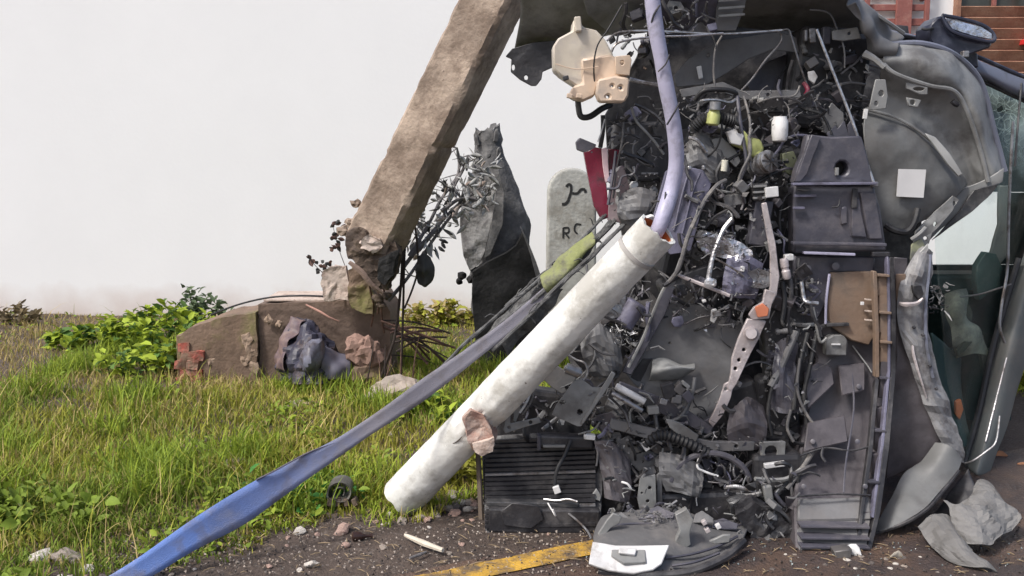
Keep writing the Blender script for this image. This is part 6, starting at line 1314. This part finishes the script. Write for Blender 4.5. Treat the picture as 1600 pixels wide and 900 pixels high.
for pts, th, m in (([(1256, 580), (1276, 566), (1300, 572), (1304, 600), (1262, 640)], .010, mauve), ([(1310, 570), (1352, 566), (1352, 610), (1316, 618)], .008, mauve), ([(1262, 660), (1320, 648), (1326, 690), (1256, 706)], .008, mauve)):
    plate('moulded_pad', W, [(x, y, 3.575-(max(0, y-560))*.0013) for x, y in pts], 3.56, th, m, dent=.004, bev=.004)
for pts, r, m in (([(1332, 540), (1344, 556), (1356, 572), (1362, 582)], .003, greyp), ([(1250, 712), (1290, 700), (1330, 704), (1364, 696)], .004, blackp), ([(1252, 742), (1266, 738), (1282, 744)], .004, blackp), ([(1330, 570), (1334, 640), (1322, 720), (1318, 770)], .0035, darkp), ([(1246, 776), (1300, 772), (1360, 774)], .004, blackp), ([(1286, 700), (1284, 712), (1290, 722)], .005, blackp)):
    tube('moulded_line', W, [(x, y, 3.58-max(0, y-560)*.00135) for x, y in pts], r, m, seg=6)
for x, y in ((1262, 590), (1342, 604), (1270, 690), (1340, 690), (1256, 760), (1352, 760)): cyl('screw_boss', W, (x, y, 3.585-(y-560)*.00135), (x, y, 3.565-(y-560)*.00135), .009, darkp, None, 12)

# ---- fine tangle of wires, clips and torn strips
def tangle(name, region, Y, n, seed, m, r0, r1, L0, L1, spread=.12):
    r = random.Random(seed); f = reg(region); bm = bmesh.new()
    for i in range(n):
        x, y = f(r); p = P(x, y, Y+r.uniform(-.3*spread, spread)); d = Vector((r.gauss(0, 1), r.gauss(0, .35), r.gauss(0, 1))).normalized(); L_ = r.uniform(L0, L1); pts = [p]
        for j in range(4):
            d = (d+Vector((r.gauss(0, .28), r.gauss(0, .15), r.gauss(0, .28)))).normalized(); pts.append(pts[-1]+d*L_/4)
        rr = r.uniform(r0, r1); add_tube(bm, spline(pts, 7), rr, 5)
    o = from_bm(name, bm, m, W, True); o['kind'] = 'stuff'
BAYS = [([(1065, 140), (1250, 140), (1245, 300), (1085, 280)], 3.58, 1.0), ([(1075, 290), (1225, 290), (1215, 470), (1060, 440)], 3.5, 1.0), ([(900, 480), (1010, 430), (1030, 540), (920, 600)], 3.5, .7), ([(870, 600), (1120, 620), (1180, 700), (940, 700)], 3.44, .9), ([(940, 690), (1200, 680), (1200, 800), (960, 800)], 3.42, 1.0), ([(1195, 410), (1290, 420), (1265, 700), (1185, 690)], 3.48, .9), ([(945, 170), (1050, 150), (1040, 350), (955, 350)], 3.56, .6), ([(1040, 440), (1190, 450), (1160, 520), (1050, 500)], 3.5, .6), ([(1000, 5), (1120, 5), (1110, 60), (960, 70)], 3.6, .4), ([(1250, 60), (1360, 60), (1350, 210), (1270, 210)], 3.72, .4), ([(1130, 740), (1250, 740), (1245, 860), (1150, 850)], 3.28, .5)]
for k, (rg, Yb, q) in enumerate(BAYS):
    tangle('wire_tangle', rg, Yb, int(20*q), 100+k, blackp, .003, .008, .05, .16)
    tangle('wire_tangle', rg, Yb-.01, int(9*q), 200+k, cable, .0012, .0028, .03, .10)
    tangle('wire_tangle', rg, Yb-.015, int(7*q), 300+k, steel, .001, .0025, .015, .05)
    tangle('wire_tangle', rg, Yb-.01, int(7*q), 400+k, greyd, .002, .005, .02, .06)
    shards('torn_scraps', W, int(95*q), reg(rg), Yb+.01, .003, .016, [greyd, darkm, darkp, greyp, greyd], 500+k)
    clutter(rg, Yb+.03, int(26*q), 600+k, [greyd, darkp, darkm, greyp, mauve, greyd, lavd], 16, 40, .08)
# ---- glass crumbs and litter on the road and verge
def crumbs(name, label, cat, n, posf, s0, s1, m, seed):
    r = random.Random(seed); bm = bmesh.new()
    for i in range(n):
        x, y = posf(r); g = G(x, y); s = r.uniform(s0, s1); c = Vector((g.x, g.y, gz(g.x, g.y)+.008+s*.4)); q = Quaternion(Vector((r.gauss(0, 1), r.gauss(0, 1), r.gauss(0, 1))).normalized(), r.uniform(0, 6)).to_matrix()
        vs = [bm.verts.new(c+q @ Vector(v)*s) for v in ((1, 0, -.5), (-.6, .9, -.4), (-.5, -.8, -.5), (r.uniform(-.3, .3), 0, .7))]
        for f in ((0, 1, 2), (0, 3, 1), (1, 3, 2), (2, 3, 0)): bm.faces.new([vs[i_] for i_ in f])
    tag(from_bm(name, bm, m, smooth=False), label, cat, kind='stuff')
crumbs('glass_crumbs', 'crumbs of broken glass sprinkled on the road before the wreck', 'glass', 130, lambda r: (r.uniform(880, 1600), 850+abs(r.gauss(0, 28))), .002, .005, mat('glass_crumb', (.25, .29, .29), .2, var=.3), 41)
crumbs('debris_grit', 'dark plastic grit and dirt scattered along the verge and road', 'debris', 1100, lambda r: (r.uniform(150, 1600), (905-(r.uniform(100, 600)-100)*.12) if r.random() < .3 else r.uniform(805, 900)), .002, .007, mat('dark_grit', (.05, .042, .038), .9), 42)
crumbs('verge_grit', 'pale grit scattered on the brown verge', 'grit', 900, lambda r: (r.uniform(150, 950), r.uniform(815, 900)), .002, .006, rubble, 43)
def litter(n, seed):
    r = random.Random(seed); bm = bmesh.new()
    for i in range(n):
        x = r.uniform(150, 1600); y = r.uniform(806, 900); g = G(x, y); a_ = r.uniform(0, 6.28); L_ = r.uniform(.01, .05); c = Vector((g.x, g.y, gz(g.x, g.y)+.010)); d = Vector((math.cos(a_), math.sin(a_), r.uniform(-.05, .15)))*L_
        add_tube(bm, [c, c+d*.5+Vector((0, 0, .002)), c+d], [.0012, .0018, .0008], 4)
    tag(from_bm('straw_litter', bm, mat('straw', (.27, .2, .12), .9, var=.3), smooth=False), 'bits of dry straw littering the verge and road edge', 'straw', kind='stuff')
litter(420, 44)

# ---- recognisable larger pieces in the bay
alt = cyl('alternator', W, (1176, 262, 3.60), (1206, 250, 3.52), .042, steel, [(0, .5), (.08, .95), (.3, 1), (.32, .9), (.45, .9), (.47, 1), (.7, 1), (.72, .9), (.85, .9), (.88, 1), (1, .6)], 24)
for k in range(8):
    an = k*2*PI/8; c_ = P(1204, 251, 3.52); bm = bmesh.new(); add_box(bm, c_+Vector((math.cos(an)*.022, -.01, math.sin(an)*.022)), Vector((math.cos(an), 0, math.sin(an))), Vector((0, 1, 0)), Vector((-math.sin(an), 0, math.cos(an))), .012, .006, .003); from_bm('vane', bm, blackp, alt, False)
pul = cyl('crank_pulley', W, (1096, 328, 3.62), (1092, 330, 3.56), .055, darkm, [(0, .5), (.05, 1), (.25, 1), (.3, .88), (.4, .95), (.5, .88), (.6, .95), (.7, .88), (.75, 1), (.95, 1), (.96, .5), (1, .45)], 30)
cyl('pulley_bolt', pul, (1092, 330, 3.56), (1091, 330, 3.54), .012, steel, None, 6)
tube('drive_belt', W, [(1070, 318, 3.585), (1110, 270, 3.585), (1160, 238, 3.585), (1206, 226, 3.585)], .007, rubber); tube('drive_belt', W, [(1118, 350, 3.585), (1150, 310, 3.585), (1190, 282, 3.585), (1216, 268, 3.585)], .007, rubber)
hs = [(1084, 200, 3.56), (1100, 186, 3.54), (1124, 184, 3.54), (1146, 190, 3.55)]
pw = spline([P(*p) for p in hs], 36); bm = bmesh.new(); add_tube(bm, pw, [.020+(.004 if i % 2 else -.001) for i in range(37)], 14); from_bm('corrugated_hose', bm, rubber, W, True)
pw = spline([P(*p) for p in ((1000, 700, 3.46), (1030, 680, 3.43), (1070, 690, 3.42), (1110, 710, 3.43))], 40); bm = bmesh.new(); add_tube(bm, pw, [.018+(.004 if i % 2 else -.001) for i in range(41)], 14); from_bm('corrugated_hose', bm, rubber, W, True)
shr = [P(1110+62*math.cos(t), 760+52*math.sin(t), 3.42) for t in np.linspace(3.3, 6.1, 26)]
bm = bmesh.new(); add_tube(bm, shr, .012, 8); from_bm('fan_shroud', bm, darkp, W, True)
for k in range(5):
    t = 3.5+k*.55; plate('fan_blade', W, [(1110+10*math.cos(t), 760+9*math.sin(t), 3.46), (1110+52*math.cos(t-.16), 760+44*math.sin(t-.16), 3.45), (1110+54*math.cos(t+.14), 760+46*math.sin(t+.14), 3.49), (1110+14*math.cos(t+.5), 760+12*math.sin(t+.5), 3.48)], 3.47, .004, darkp, dent=.004)
plate('crossmember', W, [(955, 655, 3.44), (1010, 668, 3.43), (1110, 690, 3.43), (1180, 690, 3.43), (1178, 704, 3.43), (1106, 706, 3.43), (1004, 684, 3.43), (952, 670, 3.44)], 3.43, .02, greyd, holes=[(1030, 682, 3), (1080, 693, 3), (1150, 697, 3)], dent=.006)
plate('wing_reinforcement', W, [(1062, 140, 3.66), (1130, 128, 3.66), (1160, 142, 3.66), (1250, 140, 3.66), (1252, 152, 3.66), (1164, 156, 3.66), (1124, 142, 3.66), (1066, 152, 3.66)], 3.66, .015, greyd, holes=[(1100, 141, 3), (1200, 148, 3)], dent=.006)

# pressed lines and torn edges on the bumper and the lower wing
for pts in ([(948, 822, 3.2), (1000, 818, 3.22), (1060, 822, 3.24), (1120, 824, 3.28), (1160, 820, 3.33)], [(1040, 872, 3.05), (1080, 866, 3.07), (1120, 854, 3.12), (1152, 838, 3.2)], [(1050, 884, 3.02), (1086, 878, 3.03), (1124, 864, 3.08)]): tube('pressed_line', bp, pts, .005, darkp, seg=6)
for x, y, s, m in ((972, 806, 14, greyd), (1030, 798, 22, darkp), (1098, 806, 16, greyd), (1132, 814, 20, darkp)):
    plate('torn_edge', bp, [(x-s, y+10, 3.26), (x-s*.7, y-2, 3.28), (x-s*.1, y-7, 3.29), (x+s*.5, y-1, 3.28), (x+s*1.1, y+3, 3.27), (x+s, y+12, 3.25)], 3.27, .005, m, dent=.016, freq=18)

# ---- larger torn sheets that tie the bay together
for nm, rows, m in (
    ('torn_sheet', [[(1066, 226, 3.60), (1096, 206, 3.58), (1134, 236, 3.60)], [(1070, 262, 3.56), (1102, 252, 3.54), (1140, 270, 3.58)], [(1082, 290, 3.58), (1110, 284, 3.57), (1134, 292, 3.6)]], greyd),
    ('torn_sheet', [[(968, 300, 3.56), (996, 292, 3.54), (1024, 300, 3.56)], [(964, 330, 3.54), (992, 326, 3.52), (1020, 326, 3.54)], [(972, 352, 3.56), (990, 356, 3.54), (1006, 350, 3.55)]], greyd),
    ('torn_sheet', [[(906, 520, 3.52), (938, 500, 3.50), (966, 520, 3.52)], [(910, 556, 3.49), (944, 546, 3.47), (974, 560, 3.5)], [(926, 590, 3.52), (950, 590, 3.5), (968, 592, 3.52)]], greyd),
    ('torn_sheet', [[(1030, 706, 3.44), (1066, 712, 3.42), (1100, 730, 3.43)], [(1030, 738, 3.42), (1066, 742, 3.40), (1098, 756, 3.41)], [(1040, 768, 3.42), (1066, 772, 3.40), (1092, 776, 3.42)]], greyd),
    ('torn_sheet', [[(1140, 640, 3.46), (1168, 620, 3.44), (1196, 634, 3.46)], [(1136, 676, 3.44), (1166, 664, 3.42), (1198, 672, 3.44)], [(1142, 704, 3.45), (1170, 702, 3.44), (1190, 700, 3.45)]], mauve),
    ('torn_sheet', [[(1210, 540, 3.50), (1226, 528, 3.48), (1246, 536, 3.5)], [(1206, 590, 3.47), (1226, 588, 3.45), (1248, 596, 3.48)], [(1204, 640, 3.48), (1222, 646, 3.46), (1240, 644, 3.48)]], darkp),
    ('torn_sheet', [[(1136, 404, 3.50), (1164, 398, 3.48), (1192, 412, 3.5)], [(1130, 436, 3.48), (1160, 434, 3.46), (1190, 444, 3.48)], [(1128, 462, 3.5), (1156, 466, 3.48), (1180, 468, 3.5)]], lavd),
    ('torn_sheet', [[(930, 690, 3.46), (956, 690, 3.44), (984, 716, 3.46)], [(936, 730, 3.43), (958, 736, 3.41), (986, 750, 3.43)], [(946, 776, 3.42), (962, 782, 3.40), (984, 786, 3.42)]], mauve)):
    patch(nm, W, rows, m, thick=.004, nu=11, nv=11, dent=.02, freq=14, dent2=.014, f2=28, smooth=False)
